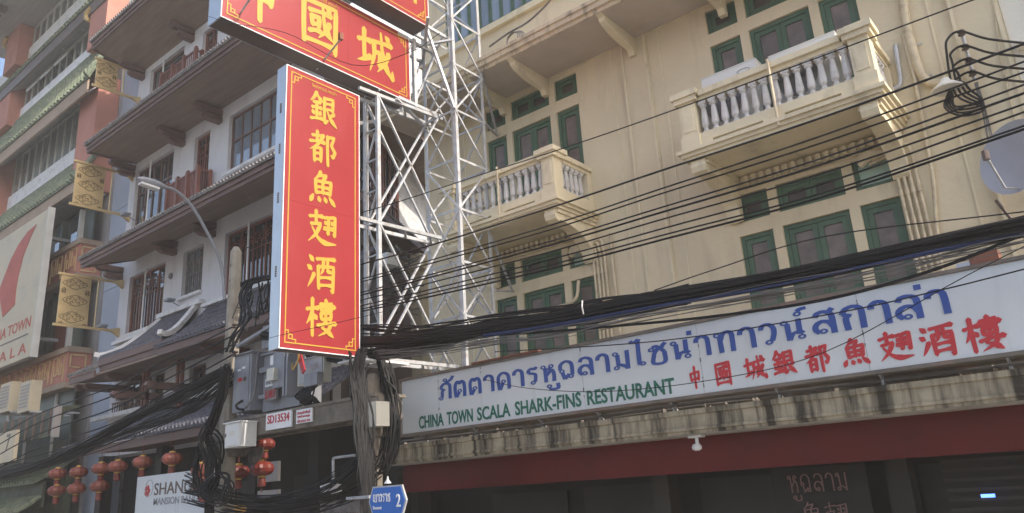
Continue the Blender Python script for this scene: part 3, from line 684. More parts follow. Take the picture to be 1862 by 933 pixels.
for yy, z0 in ((5.42, 5.55), (5.40, 5.1), (5.40, 4.4)): pass
for z in (5.05, 4.45, 3.75, 2.75):
    for k in range(5): q.box(VX - .12, VX - .09, 5.338, 5.3445, z + k * .03, z + k * .03 + .018)
q.build('vent_slots', under, vs_, 'stuff')

# ------------------------------------------------------------------ steel lattice tower
TX0, TX1, TY0, TY1 = -8.32, -7.6, 8.26, 8.99
TW = empty('lattice_tower', 'galvanised steel lattice tower standing on the canopy behind the red signs', 'tower', ((TX0 + TX1) / 2, (TY0 + TY1) / 2, .76))
def legm(x, y): # angle section
    sx = 1 if x == TX0 else -1; sy = 1 if y == TY0 else -1
    return MB().box(x, x + sx * .058, y, y + sy * .012, .78, 10.6).box(x, x + sx * .010, y + sy * .0121, y + sy * .058, .78, 10.6)
for x in (TX0, TX1):
    for y in (TY0, TY1): legm(x, y).build('leg', galv, TW)
zs = [.82, 1.70, 2.55, 3.40, 4.26, 5.12, 5.98, 6.84, 7.7, 8.56, 9.42, 10.3]
fl = 0
for i, z in enumerate(zs):
    for p, q in (((TX0, TY0), (TX1, TY0)), ((TX1, TY0), (TX1, TY1)), ((TX1, TY1), (TX0, TY1)), ((TX0, TY1), (TX0, TY0))):
        o = .016
        MB().beam((p[0], p[1], z), (q[0], q[1], z), .014, .036).build('strut', galv, TW)
        if i < len(zs) - 1:
            if (i + int(p[0] == TX0)) % 2: p, q = q, p
            MB().beam((p[0], p[1], z), (q[0], q[1], zs[i + 1]), .022, .028).build('brace', galv, TW)
            if i in (2, 6): MB().beam((q[0], q[1], z + .02), (p[0], p[1], zs[i + 1] - .02), .022, .03).build('brace', galv, TW)
for z in zs:
    for x, sx in ((TX0, 1), (TX1, -1)):
        for y, sy in ((TY0, 1), (TY1, -1)): MB().box(x + sx * .001, x + sx * .10, y - sy * .006, y - sy * .0005, z - .06, z + .06).build('gusset', galv, TW)
# sign carrier frames (two parallel planes) between the posts and the tower
FY = 6.96
FR = empty('sign_carrier_frame', 'white steel cross-braced frame carrying the tall red sign off the tower', 'steel frame', (-8.14, 7.6, 1.8))
for X in (-8.0, -8.28):
    MB().box(X - .025, X + .025, FY - .03, FY + .03, 1.80, 5.93).build('post', galv, FR)
    for z0, z1, ya, yb in ((5.88, 5.99, FY - .36, TY0 + .1), (3.81, 3.87, FY - .36, TY0 + .1), (1.83, 1.85, FY - .4, TY0 + .25)):
        MB().beam((X, ya, z0), (X, yb, z1), .045, .05).build('arm', galv, FR)
    for a, b in (((FY, 5.87), (TY0 + .02, 3.90)), ((TY0 - .02, 5.95), (FY, 3.84)), ((FY, 3.80), (TY0 + .02, 1.88)), ((TY0, 3.84), (FY, 1.86))):
        MB().beam((X + .02, a[0], a[1]), (X + .02, b[0], b[1]), .036, .026).build('brace', galv, FR)
k = 0
for z in [1.85 + .5 * i for i in range(9)]:
    MB().beam((-8.02, FY, z), (-8.26, FY, z), .02).build('rung', galv, FR)
    if z < 5.5: MB().beam((-8.02, FY, z if k % 2 else z + .5), (-8.26, FY, z + .5 if k % 2 else z), .025, .02).build('rung', galv, FR)
    k += 1
for y, z in ((7.5, 5.93), (8.0, 5.96), (7.45, 3.84), (8.0, 3.86), (7.2, 1.84), (7.75, 1.84)):
    MB().beam((-8.0, y, z), (-8.28, y + .3, z), .03, .02).build('cross_bar', galv, FR)
for y0, y1 in ((6.5, 6.85), (6.97, 7.4)): MB().box(-8.34, -7.9, y0, y1, 1.775, 1.80).build('base_plate', whitetrim, FR)
F2 = empty('upper_carrier_frame', 'steel arms joining the wide red sign and the Thai sign to the tower', 'steel frame', (-8.1, 7.9, 6.0))
for X in (-8.02, -8.36):
    for z in (6.04, 7.20): MB().beam((X, 7.4, z), (X, TY0 + .1, z), .045, .05).build('arm', galv, F2)
    MB().box(X - .03, X + .03, 7.74, 7.80, 6.0, 7.26).build('post', galv, F2)
    MB().beam((X, 7.77, 7.2), (X, 7.0, 6.0), .03).build('brace', galv, F2); MB().beam((X, 7.75, 6.05), (X, TY0 + .02, 7.2), .03).build('brace', galv, F2)
for X in (-7.75, -8.05):
    for z in (7.40, 8.5): MB().beam((X, 7.6, z), (X + .0, TY0 + .1, z), .045, .05).build('arm', galv, F2)
for p, q in (((-8.35, 8.3, 7.2), (-7.5, 7.6, 7.35)), ((-7.6, 8.3, 7.3), (-8.4, 7.7, 7.2)), ((-7.6, 8.24, 6.0), (-7.75, 7.82, 7.35)), ((-8.3, 8.3, 5.9), (-7.95, 7.3, 5.95))):
    MB().beam(p, q, .05, .035).build('brace', galv, F2)
# stays running from the tower to the facade
for i, (a, b) in enumerate((((TX1, TY1, 6.95), (-8.15, 9.98, 6.28)), ((TX1, TY1, 5.98), (-8.15, 9.98, 6.28)), ((TX1, TY1, 3.05), (-8.02, 9.98, 3.28)), ((TX1, TY1, 3.95), (-8.02, 9.98, 3.28)))):
    MB().beam(a, b, .04, .03).build('wall_stay', galv, TW)
# ------------------------------------------------------------------ white building in Chinese style
WB = empty('white_shophouse', 'white four-storey building with brown eaves, tile fringes and dark lattice windows', 'building', (-18, 10, G))
WX0, WX1 = -23.4, -13.1
WH = [(-22.8, -20.62, 5.05, 6.83), (-19.62, -18.56, 5.54, 6.84), (-17.5, -15.2, 5.05, 6.83),
      (-23.0, -20.62, 8.40, 10.36), (-19.42, -18.58, 8.0, 10.24), (-17.6, -15.3, 8.55, 10.26),
      (-22.6, -20.45, 12.0, 13.80), (-19.35, -18.5, 11.5, 13.72), (-17.4, -15.2, 12.0, 13.75), (-22.72, -21.35, 2.78, 3.62), (-20.9, -20.2, 2.45, 3.62), (-18.9, -18.1, 2.45, 3.55)]
wall_holes(WX0, WX1, 1.6, 16.5, 10, .2, WH).build('wall', white, WB)
MB().box(WX0, WX1 - .5, 10.31, 10.6, 1.6, 16.5).box(WX0, -17.6, 10.61, 16, 1.6, 16.5).build('wall', white, WB, 'stuff')
dS = V((-.45, .893, 0)).normalized(); nS = V((.893, .45, 0)).normalized(); c0 = V((WX1, 10, 0))
def onS(px, py, off=0):
    d = ray(px, py); p0 = c0 + nS * off; return d * (p0.dot(nS) / d.dot(nS))
def tz(p): return (p - c0).dot(dS), p.z
def SP(t, o, z): return c0 + dS * t + nS * o + V((0, 0, z))
MB().plate([SP(0, 0, 1.6), SP(9, 0, 1.6), SP(9, 0, 16.5), SP(0, 0, 16.5)], -nS * .25).build('wall', whitel, WB)  # paler white than the front: sunlight put into the side wall's colour
def glazed(name, x0, x1, z0, z1, cols, m=redbr, gm=gblue, rail=None, lattice=False, mid=None, y=10.10, horiz=()):
    s = frame(MB(), x0 + .003, x1 - .003, z0 + .003, z1 - .003, y, y + .08, .06); wn = s.build('window', m, WB)
    a, b = x0 + .06, x1 - .06; zb, ztp = z0 + .06, z1 - .06
    for k in range(cols):
        xa = a + (b - a) * k / cols; xb = a + (b - a) * (k + 1) / cols
        bx('pane', gm, wn, xa + .012, xb - .012, y + .035, y + .045, zb + .005, ztp - .005)
        if k: bx('mullion', m, wn, xa - .028, xa + .028, y + .005, y + .075, zb, ztp)
    for h in horiz: bx('transom', m, wn, a, b, y - .004, y + .03, h - .025, h + .025)
    if lattice:   # interlocking bars above, long verticals below
        zt0 = ztp - .62; n = cols * 3
        for k in range(1, n):
            if k % 3 == 0: continue
            xx = a + (b - a) * k / n; bx('lattice_bar', m, wn, xx - .012, xx + .012, y + .01, y + .03, zb, zt0 + random.choice((0, .2, .38)))
        for k in range(n):
            xa = a + (b - a) * k / n; xb = a + (b - a) * (k + 1) / n
            for z in (zt0, zt0 + .16 + .08 * (k % 2), zt0 + .40 - .07 * (k % 2)): bx('lattice_bar', m, wn, xa, xb, y + .008, y + .028, z - .012, z + .012)
            xx = xa + (xb - xa) * .5; bx('lattice_bar', m, wn, xx - .01, xx + .01, y + .012, y + .026, zt0 + .16, zt0 + .40)
    if mid is not None: MB().tube([(mid, 9.93, z0 - .05), (mid, 9.93, z1)], .026, 8).build('downpipe', whitetrim, wn)
    return wn
for i, (x0, x1, z0, z1) in enumerate(WH):
    if i in (0, 2): glazed('', x0, x1, z0, z1, 4, lattice=True, gm=gdark, mid=(x0 + x1) / 2 + .06)
    elif i == 1: glazed('', x0, x1, z0, z1, 3, lattice=True, gm=gblue, m=tileg)
    elif i in (3,): glazed('', x0, x1, z0, z1, 5, m=brown, gm=gdark, horiz=(9.55,), mid=x0 + 1.1)
    elif i in (5, 8): glazed('', x0, x1, z0, z1, 5, m=brown, gm=gblue, horiz=(9.5 if i == 5 else 13.1,))
    elif i == 6: glazed('', x0, x1, z0, z1, 2, m=brown, gm=gdark, mid=-21.6, horiz=(13.1,))
    elif i in (4, 7): glazed('', x0, x1, z0, z1, 2, lattice=True, gm=gdark)
    else: glazed('', x0, x1, z0, z1, 3, m=brown, gm=gdark, horiz=(z0 + .18,))
# window surrounds
for (x0, x1, z0, z1) in WH[:9]: bx('sill', whitel, WB, x0 - .06, x1 + .06, 9.90, 9.998, z0 - .09, z0 - .01)

def corner_eave(xl, yf, zf, zc, ztop, m=tileg, xr_t=8.0, depth_side=1.15):
    """eave along the street front and round the chamfered side"""
    o1 = SP(0, depth_side, 0); t = (yf - o1.y) / dS.y; oc = o1 + dS * t   # outer corner
    oe = SP(xr_t, depth_side, 0)
    # soffit
    MB().plate([(xl, yf + .03, zf + .06), (oc.x, yf + .03, zf + .06), (WX1, 10, zc), (xl, 10, zc)], (0, 0, .05)).build('soffit', browns, WB)
    # fascia in two steps
    f = MB().box(xl, oc.x, yf - .0, yf + .04, zf, zf + .13); f.box(xl - .02, oc.x + .02, yf - .04, yf - .001, zf + .10, zf + .25)
    f.build('fascia', brown, WB)
    MB().plate([(xl, yf, zf), (xl, yf, zf + .22), (xl, 9.99, max(zc, ztop) + .02), (xl, 9.99, zc - .03)], (-.05, 0, 0)).build('barge_board', brown, WB)
    # tiles
    yz = [(9.75, ztop), (9.1, (ztop + zf + .30) / 2 - .03), (yf - .09, zf + .27)]
    r = tiled(WB, xl - .08, oc.x, yz, m, pitch=.13, r=.042)
    return oc
def side_eave(ze, zc, ztop, t0=-1.5, t1=8):
    e0, e1, w0, w1 = SP(t0, 1.15, ze), SP(t1, 1.15, ze), SP(t0, 0.02, zc), SP(t1, .02, zc)
    MB().plate([e0, e1, w1, w0], (0, 0, .05)).build('soffit', browns, WB)
    MB().beam(e0 + V((0, 0, .03)), e1 + V((0, 0, .03)), .05, .16).build('fascia', brown, WB)
    s = MB(); n = int((t1 - t0) / .14)
    for k in range(n):
        t = t0 + .14 * (k + .5); s.tube([SP(t, .1, ztop), SP(t, 1.2, ze + .14)], .042, 6)
    s.plate([SP(t0, 1.15, ze + .12), SP(t1, 1.15, ze + .12), SP(t1, .02, ztop - .02), SP(t0, .02, ztop - .02)], (0, 0, -.03)); s.build('roof_tiles', tileg, WB, 'stuff', smooth=False)
side_eave(5.98, 6.3, 6.75); side_eave(9.2, 9.3, 9.9)
corner_eave(-22.5, 8.5, 6.78, 7.33, 7.62)
corner_eave(-23.0, 8.5, 10.54, 10.65, 11.05)
corner_eave(-23.5, 8.5, 14.36, 14.02, 15.2)
bx('ledge', whitel, WB, -23.0, -12.9, 9.55, 9.998, 7.70, 7.80)
bx('ledge', whitel, WB, -23.3, -12.9, 9.6, 9.998, 11.08, 11.16)
# stacked brackets under the eaves
def bracket(px, py, zc, n=2):
    x = at(px, py, 10).x
    for k in range(n):
        z = zc - .02 - k * .22
        MB().prof(x - .10, x + .10, [(9.998, z), (9.998, z - .17), (9.35 + .28 * k, z - .17), (9.22 + .28 * k, z - .10), (9.22 + .28 * k, z)]).build('eave_bracket', brown, WB)
for px, py in ((222, 495), (320, 449), (390, 417)): bracket(px, py, 7.28)
for px, py in ((245, 305), (335, 250), (402, 205)): bracket(px, py, 10.62)
for px, py in ((262, 135), (352, 60)): bracket(px, py, 14.08)
# balustrades on the eaves
def railing(pxc, pyc, pxw, xl, z0, zt, n, yf):
    X = at(pxw, pyc, 10).x
    r = MB(); r.box(xl, X, yf - .025, yf + .025, zt - .10, zt - .05); rl = r.build('railing', redbr, WB)
    bx('bottom_rail', redbr, rl, xl, X, yf - .025, yf + .025, z0 + .06, z0 + .11)
    bx('side_rail', redbr, rl, X - .025, X + .025, yf + .06, 9.95, zt - .10, zt - .05); bx('side_rail', redbr, rl, X - .025, X + .025, yf + .06, 9.95, z0 + .30, z0 + .35)
    for k in range(4):
        x = xl + (X - xl) * k / 3; MB().box(x - .05, x + .05, yf - .05, yf + .05, z0, zt).box(x - .035, x + .035, yf - .035, yf + .035, zt, zt + .05).build('post', redbr, rl)
    MB().box(X - .05, X + .05, 9.84, 9.93, z0 + .2, zt).build('post', redbr, rl)
    for k in range(n):
        x = xl + (X - xl) * (k + .5) / n; bx('picket', redbr, rl, x - .012, x + .012, yf - .012, yf + .012, z0 + .1, zt - .09)
Xr = at(389, 320, 10).x; pz = atx(361, 303, Xr); pz0 = atx(361, 347, Xr)
railing(361, 320, 389, at(303, 372, pz.y).x, 7.35, pz.z, 22, pz.y)
Xr2 = at(373, 110, 10).x; pz = atx(357, 87, Xr2); pz0 = atx(357, 120, Xr2)
railing(357, 110, 373, at(294, 140, pz.y).x, 10.9, pz.z, 20, pz.y)

# side wall lattice windows
def side_window(t0, t1, z0, z1, cols=3):
    s = MB()
    for a, b, c, d in ((t0, t0 + .07, z0, z1), (t1 - .07, t1, z0, z1), (t0, t1, z0, z0 + .07), (t0, t1, z1 - .07, z1)):
        s.plate([SP(a, .002, c), SP(b, .002, c), SP(b, .002, d), SP(a, .002, d)], nS * .07)
    wn = s.build('window', redbr, WB)
    for k in range(cols):
        a = t0 + .07 + (t1 - t0 - .14) * k / cols; b = t0 + .07 + (t1 - t0 - .14) * (k + 1) / cols
        MB().plate([SP(a + .03, .004, z0 + .07), SP(b - .03, .004, z0 + .07), SP(b - .03, .004, z1 - .07), SP(a + .03, .004, z1 - .07)], nS * .012).build('pane', gblue, wn)
        for f in (.0, .5, 1.): q = a + (b - a) * f; MB().beam(SP(q, .035, z0 + .05), SP(q, .035, z1 - .05), .03).build('lattice_bar', redbr, wn)
    for f in (.30, .42, .86, .95): MB().beam(SP(t0 + .05, .05, z0 + (z1 - z0) * f), SP(t1 - .05, .05, z0 + (z1 - z0) * f), .03).build('lattice_bar', redbr, wn)
ta, za = tz(onS(690, 262)); tb, zb = tz(onS(722, 340))
side_window(2.9, 4.1, 7.0, 9.15); side_window(1.1, 2.6, 7.0, 9.0)
MB().plate([SP(0, .02, 1.6), SP(8.8, .02, 1.6), SP(8.8, .02, 5.9), SP(0, .02, 5.9)], nS * .02).build('dark_void_sheet', under, WB)  # brown sheet put in for the dark void below the side eave
side_window(2.9, 4.3, 3.6, 5.2)

# ---- porch roofs of the first floor
MBl = lambda: MB()
# side slopes
tiled(WB, -22.9, -21.2, [(9.98, 4.75), (9.3, 4.15), (8.6, 3.76)], tileg, .14, .045)
tiled(WB, -18.0, -11.6, [(9.98, 4.98), (9.3, 4.25), (8.6, 3.80)], tile, .14, .045)
f = MB(); f.box(-22.9, -21.3, 8.64, 8.68, 3.52, 3.71); f.build('fascia', brown, WB)
f = MB(); f.box(-17.9, -11.6, 8.64, 8.68, 3.56, 3.75); f.build('fascia', brown, WB)
MB().prof(-23.0, -11.6, [(8.7, 3.58), (9.99, 3.72), (9.99, 3.76), (8.7, 3.64)]).build('soffit', browns, WB)
# projecting centre panel with swept white ridges
cur = lambda x0, x1: [(x0 + (x1 - x0) * t, 10.0 - 1.3 * (t ** .9), 5.14 - 1.10 * (1 - (1 - t) ** 1.7)) for t in [i / 8 for i in range(9)]]
LT, RT = cur(-20.43, -21.25), cur(-18.7, -17.85)
s = MB()
for (a, b), (c, d) in zip(zip(LT, LT[1:]), zip(RT, RT[1:])): s.plate([a, c, d, b], (0, 0, -.05))
NR = 26
for k in range(NR):
    t = (k + .5) / NR; pl = [V(a).lerp(V(b), t) + V((0, 0, .01)) for a, b in zip(LT, RT)]; s.tube(pl, .045, 6)
s.build('roof_tiles', tile, WB, 'stuff', smooth=False)
for Lr, sx in ((LT, -1), (RT, 1)):
    pts = [V(p) + V((0, 0, .06)) for p in Lr]; pts.append(pts[-1] + V((sx * .05, -.09, .03)))
    for pp, q in zip(pts, pts[1:]): pass
    mbr = MB()
    for pp, q in zip(pts, pts[1:]): mbr.beam(pp, q + (q - pp) * .12, .11, .12)
    mbr.build('ridge', whitel, WB)
MB().box(-21.2, -17.9, 8.72, 8.76, 3.66, 3.86).box(-21.25, -17.85, 8.68, 8.719, 3.80, 3.98).build('fascia', brown, WB)
MB().beam((-17.86, 8.72, 3.80), (-17.86, 9.98, 4.3), .05, .22).build('barge_board', brown, WB)
bx('ledge', whitel, WB, -20.6, -18.3, 9.82, 9.998, 5.12, 5.24)
bx('ledge', whitel, WB, -18.2, -12.8, 9.82, 9.998, 4.97, 5.06)
bx('ledge', whitel, WB, -23.2, -20.7, 9.80, 9.998, 4.80, 4.90)
# posts and bracket beams of the first floor
for x in (-20.35, -18.55):
    for dx in (-.17, .0): bx('post', redbr, WB, x + dx, x + dx + .09, 9.55, 9.64, 2.5, 3.7)
    MB().prof(x - .09, x + .09, [(9.998, 3.05), (9.998, 2.88), (8.8, 2.88), (8.7, 2.96), (8.75, 3.05)]).build('eave_bracket', brown, WB)
for x, z in ((-22.9, 3.55), (-22.3, 3.5), (-21.0, 3.6), (-16.2, 3.6)):
    MB().prof(x - .09, x + .09, [(9.998, z), (9.998, z - .16), (8.9, z - .16), (8.8, z - .08), (8.85, z)]).build('eave_bracket', brown, WB)
s = MB(); s.box(-22.8, -20.3, 9.8, 9.84, 3.02, 3.06)
for k in range(18): x = -22.75 + k * .14; s.box(x - .012, x + .012, 9.81, 9.83, 2.78, 3.02)
s.build('railing', brown, WB)
for px, py in ((268, 700), (300, 712), (338, 652)): # yellow notices in the openings
    p = at(px, py, 10.09); bx('notice', golds, WB, p.x - .08, p.x + .08, 10.07, 10.085, p.z - .1, p.z + .1)
bx('ledge', whitel, WB, -24.0, -12.9, 9.75, 9.975, 2.66, 2.775)
# lowest tiled roof over the entrance, its fascia and the dark entrance
tiled(WB, -21.3, -11.9, [(9.98, 2.64), (9.0, 2.0), (8.05, 1.66)], tile, .15, .05)
MB().box(-21.25, -11.9, 8.10, 8.14, 1.42, 1.60).build('fascia', brown, WB)
MB().prof(-21.2, -11.9, [(8.15, 1.52), (9.99, 1.62), (9.99, 1.66), (8.15, 1.58)]).build('soffit', brown, WB)
bx('entrance_wall', darkw, WB, -24, -11.0, 10.6, 10.7, G + .13, 1.6)  # dark sheet for the shade in the entrance openings
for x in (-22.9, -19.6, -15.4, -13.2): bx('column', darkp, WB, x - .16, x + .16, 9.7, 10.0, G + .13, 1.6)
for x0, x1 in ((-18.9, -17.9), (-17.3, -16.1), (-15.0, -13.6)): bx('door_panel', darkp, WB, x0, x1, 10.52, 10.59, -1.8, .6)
# flood lights on the wall
for px, py in ((452, 0), (312, 548), (190, 595), (232, 392), (170, 0)):
    if py == 0: continue
    p = at(px, py, 9.7); MB().box(p.x - .16, p.x + .12, 9.55, 9.75, p.z, p.z + .06).tube([(p.x, 9.7, p.z), (p.x + .02, 9.99, p.z - .15)], .015, 6).build('flood_light', grey, WB)
p = at(311, 502, 9.99); MB().lathe((p.x, 9.96, p.z), [(.09, 0), (.09, .035)], 14, 'y').build('wall_vent', tileg, WB)
p = at(226, 722, 9.9); MB().box(p.x - .08, p.x + .08, 9.7, 9.95, p.z - .1, p.z + .12).build('wall_lamp', brown, WB)
# blue-grey party wall
PW = empty('party_wall', 'pale blue-grey panelled wall between the white and the green-roofed building', 'wall', (-24.3, 10.3, G))
zz = [G + .1, 1.4, 4.2, 6.9, 9.6, 12.3, 15.0, 18.5]
for a, b in zip(zz, zz[1:]): bx('panel', bluewall, PW, -25.3, WX0 - .02, 10.22, 10.5, a, b - .02)
bx('backing', tileg, PW, -25.3, WX0 - .02, 10.51, 10.7, G, 18.4)

# ------------------------------------------------------------------ gold banners on brackets
def banner(label, z0, z1, yo, yi, X, rows):
    o = empty('gold_banner', label, 'banner', (X, 9.5, z0), 'gold banners on wall brackets')
    bx('sheet', gold, o, X - .012, X + .012, yo + .03, yi - .02, z0 + .05, z1 - .05)
    for z, hh in ((z0, .05), (z1, .05)):
        MB().beam((X, yo - .05, z), (X, 9.9, z), .06, .07).plate([(X - .05, 9.99, z - .18), (X - .05, 9.99, z + .1), (X - .05, 9.8, z + .05), (X - .05, 9.6, z), (X - .05, 9.8, z - .05)], (.1, 0, 0)).build('bar', gold, o)
    MB().tube([(X, yi + .18, z0), (X, yi + .18, z1)], .02, 6).build('rod', gold, o)
    w_ = yi - yo
    def curl(c, r, s, m):
        pts = [(X + .016, c[0] + s * r * (1 - t) * math.cos(6.5 * t) - 0, c[1] + r * (1 - t) * math.sin(6.5 * t)) for t in [i / 9 * .85 for i in range(10)]]
        m.tube(pts, .010, 4)
    for k in range(rows):
        cz = z1 - (z1 - z0) * (k + .5) / rows; cy = (yo + yi) / 2 + (.02 if k % 2 else -.02); m = MB()
        for dy, dz, r in ((-.2, .0, .07), (.2, 0, .07), (-.1, .07, .055), (.1, .07, .055), (-.1, -.07, .055), (.1, -.07, .055), (0, .0, .06)):
            curl((cy + dy, cz + dz), r, 1 if dy < 0 else -1, m)
        ring = [(X + .016, cy + .30 * math.cos(a) * (1 + .12 * math.cos(4 * a)), cz + .145 * math.sin(a) * (1 + .12 * math.cos(4 * a))) for a in [i / 20 * 6.283 for i in range(21)]]
        m.tube(ring, .009, 4); m.build('medallion', golddk, o)
        for y in (yo + .12, yi - .12):
            m = MB(); curl((y, cz + (z1 - z0) / rows * .5 * (1 if k % 2 else -1) * .9), .07, 1, m); curl((y + .03, cz + (z1 - z0) / rows * .4 * (1 if k % 2 else -1)), .05, -1, m); m.build('scroll', golddk, o)
banner('middle one of three gold banners, beside the upper green tiles', 8.90, 10.28, 8.28, 9.18, -23.2, 3)
a = atx(110, 497, -23.2); b = atx(104, 590, -23.2); c = atx(168, 510, -23.2)
banner('lowest of three gold banners, in front of the salmon balcony band', b.z, a.z, a.y, c.y, -23.2, 3)
a = atx(175, 108, -23.2); b = atx(172, 155, -23.2); c = atx(216, 122, -23.2)
banner('topmost of three gold banners, under the highest brown eave', b.z, a.z + .05, a.y, c.y, -23.2, 2)
# ------------------------------------------------------------------ far-left building with green roofs
GB = empty('green_roof_building', 'large building with green tiled eaves, salmon pillars and long bands of windows', 'building', (-33, 12, G))
GX = -25.09
MB().box(-60, GX - .01, 10.12, 20, G, 16.0).build('wall', soffgrey, GB)
MB().box(-36.2, GX - .01, 10.12, 20, 16.0, 21).build('wall', soffgrey, GB)
def strip(x0, x1, z0, z1, n, gm, opened=()):
    for k in range(n):
        a = x0 + (x1 - x0) * k / n; b = x0 + (x1 - x0) * (k + 1) / n
        o = bx('pane', gm, GB, a + .04, b - .04, 10.0, 10.02, z0 + .05, z1 - .05)
        bx('mullion', mull, GB, a - .04, a + .04, 9.96, 10.06, z0, z1)
        if k in opened:
            th = R(28); w2 = 1.0
            s = MB(); q = lambda xx, d: (xx, 10 - d * math.sin(th), z1 - .04 - d * math.cos(th))
            h = z1 - z0 - .1
            s.beam(q(a + .06, 0), q(a + .06, h), .05); s.beam(q(b - .06, 0), q(b - .06, h), .05); s.beam(q(a, h), q(b, h), .05); s.build('open_sash', mull, GB)
            MB().plate([q(a + .08, .02), q(b - .08, .02), q(b - .08, h), q(a + .08, h)], (0, -.01, 0)).build('pane', gm, GB)
    bx('mullion', mull, GB, x0, x1, 9.95, 10.07, z1 - .04, z1 + .02)
strip(-34.3, -26.5, 19.86, 20.93, 11, ggrn)
strip(-34.3, -26.5, 16.88, 17.9, 11, ggrn, (2, 4, 6))
strip(-45, -35.7, 16.88, 17.9, 11, ggrn)
strip(-34.3, -26.5, 12.92, 14.6, 11, gpale); strip(-45, -35.7, 12.92, 14.6, 12, gpale)
for x0, x1 in ((-26.51, GX), (-35.75, -34.3)):
    for z0, z1 in ((10.3, 14.55), (16.0, 17.88), (18.9, 20.93)):
        bx('pillar', salmon, GB, x0, x1, 9.4, 10.1, z0, z1 - .002)
        pts = [V((x0 + .02, 9.39, z1 - .05)) + V((-.30 * math.sin(t), -.10, -.35 + .35 * math.cos(t))) for t in [i * .26 for i in range(9)]]
        MB().tube([(x0 + .05, 9.36, z1 - .1), (x0 - .18, 9.34, z1 - .2), (x0 - .2, 9.34, z1 - .42), (x0 + .02, 9.36, z1 - .62)], [.09, .11, .1, .06], 8).build('corbel', golds, GB)
def roof_band(zs_, zt, yf, zb, zf, zsof, fm, x0=-60, xr=GX + .15):
    """sill band, steep green tile skirt, fascia, soffit"""
    bx('sill_band', whitel, GB, x0, xr - .1, 9.85, 9.955, zt - .02, zs_)
    tiled(GB, x0, xr, [(9.84, zt - .03), (9.84 - (9.84 - yf) * .38, (zt * .55 + zb * .45)), (yf, zb)], tilegr, .27, .075)
    bx('fascia', fm, GB, x0, xr - .05, yf + .05, yf + .11, zf, zb - .03)
    MB().prof(x0, xr - .06, [(yf + .12, zf + .03), (9.95, zsof), (9.95, zsof + .05), (yf + .12, zf + .08)]).build('soffit', soffgrey, GB)
    MB().tube([(xr + .02, 9.8, zt), (xr + .02, (9.8 + yf) / 2, (zt + zb) / 2), (xr + .02, yf, zb), (xr + .05, yf - .15, zb + .12)], [.08, .08, .08, .03], 6).build('hip_ridge', tilegr, GB)
    for k in range(9):
        x = -33.6 + k * .95; y = (yf + 10) / 2; z = zf + (zsof - zf) * .5
        MB().lathe((x, y, z - .005), [(.1, 0), (.12, .02)], 12).build('downlight', grey, GB)
roof_band(19.85, 19.16, 9.3, 18.05, 17.53, 17.92, under)
roof_band(16.87, 16.4, 8.95, 14.14, 13.62, 14.62, warmf)
roof_band(12.8, 12.16, 8.9, 10.42, 10.0, 10.15, warmf)
# top overhanging roof
so_ = bx('soffit', soffgrey, GB, -37.9, -24.6, 6.9, 10.1, 20.95, 21.15)
for k in range(9):
    x = -37.6 + k * .8
    for yy in (7.05, 7.75, 8.5):
        if yy > 7.2 and k > 5: continue
        MB().box(x - .12, x + .12, yy - .2, yy + .12, 20.72, 20.948).build('rafter_end', under, GB)
tiled(GB, -38.1, -24.4, [(9, 22.6), (8, 21.9), (6.7, 21.3)], tilegr, .3, .08)
bx('fascia', under, GB, -38, -24.5, 6.8, 6.87, 20.9, 21.3)
# salmon bands with gold frets
def band(z0, z1):
    b = bx('band', salmon, GB, -60, -25.19, 9.42, 10.1, z0 + .17, z1 - .17)
    bx('gold_strip', warmf, GB, -60.05, -25.13, 9.36, 10.11, z1 - .169, z1); bx('gold_strip', warmf, GB, -60.05, -25.13, 9.36, 10.11, z0, z0 + .169)
    zc = (z0 + z1) / 2; h = (z1 - z0) * .30
    for k in range(7):
        for s_, ox in ((1, -.42), (-1, .0)):
            pass
        xc = -25.85 - k * 1.12; m = MB()
        for sx in (-1, 1):
            P_ = [(sx * .42, -h), (sx * .42, h), (sx * .08, h), (sx * .08, -h * .45), (sx * .27, -h * .45), (sx * .27, h * .4)]
            for a, c in zip(P_, P_[1:]): m.beam((xc + a[0], 9.405, zc + a[1]), (xc + c[0], 9.405, zc + c[1]), .03, .035, up=(0, 1, 0))
        m.build('fret', gold, GB)
    m = MB()
    for a, c in zip([(-.24, -h), (.2, -h), (.2, h), (-.24, h), (-.24, 0), (.05, 0)], [(.2, -h), (.2, h), (-.24, h), (-.24, 0), (.05, 0)]):
        m.beam((-25.18, 9.72 + a[0], zc + a[1]), (-25.18, 9.72 + c[0], zc + c[1]), .04, .04, up=(1, 0, 0))
    m.build('fret', gold, GB)
band(7.25, 8.58); band(3.80, 5.07)
# glazing and posts between the bands
for x0, x1, m in ((-26.0, -25.25, mural), (-27.4, -26.05, gdark), (-28.3, -27.45, ggrn)): 
    for z0, z1 in ((8.6, 9.85), (5.1, 7.2)): bx('pane', m, GB, x0, x1, 9.75, 9.8, z0, z1)
for x in (-27.45, -26.02):
    for z0, z1 in ((8.59, 9.84), (5.08, 7.24)): bx('post', mural if x < -27 else mull, GB, x - .06, x + .06, 9.6, 9.9, z0, z1)
bx('pane', mural, GB, -60, -25.25, 9.7, 9.76, G + .2, 3.78)
for x in (-26.4, -28.6, -30.4): bx('post', mull, GB, x - .03, x + .03, 9.62, 9.69, 1.2, 3.78)
bx('carved_door', redbr, GB, -27.2, -26.2, 9.66, 9.74, 5.12, 6.9)

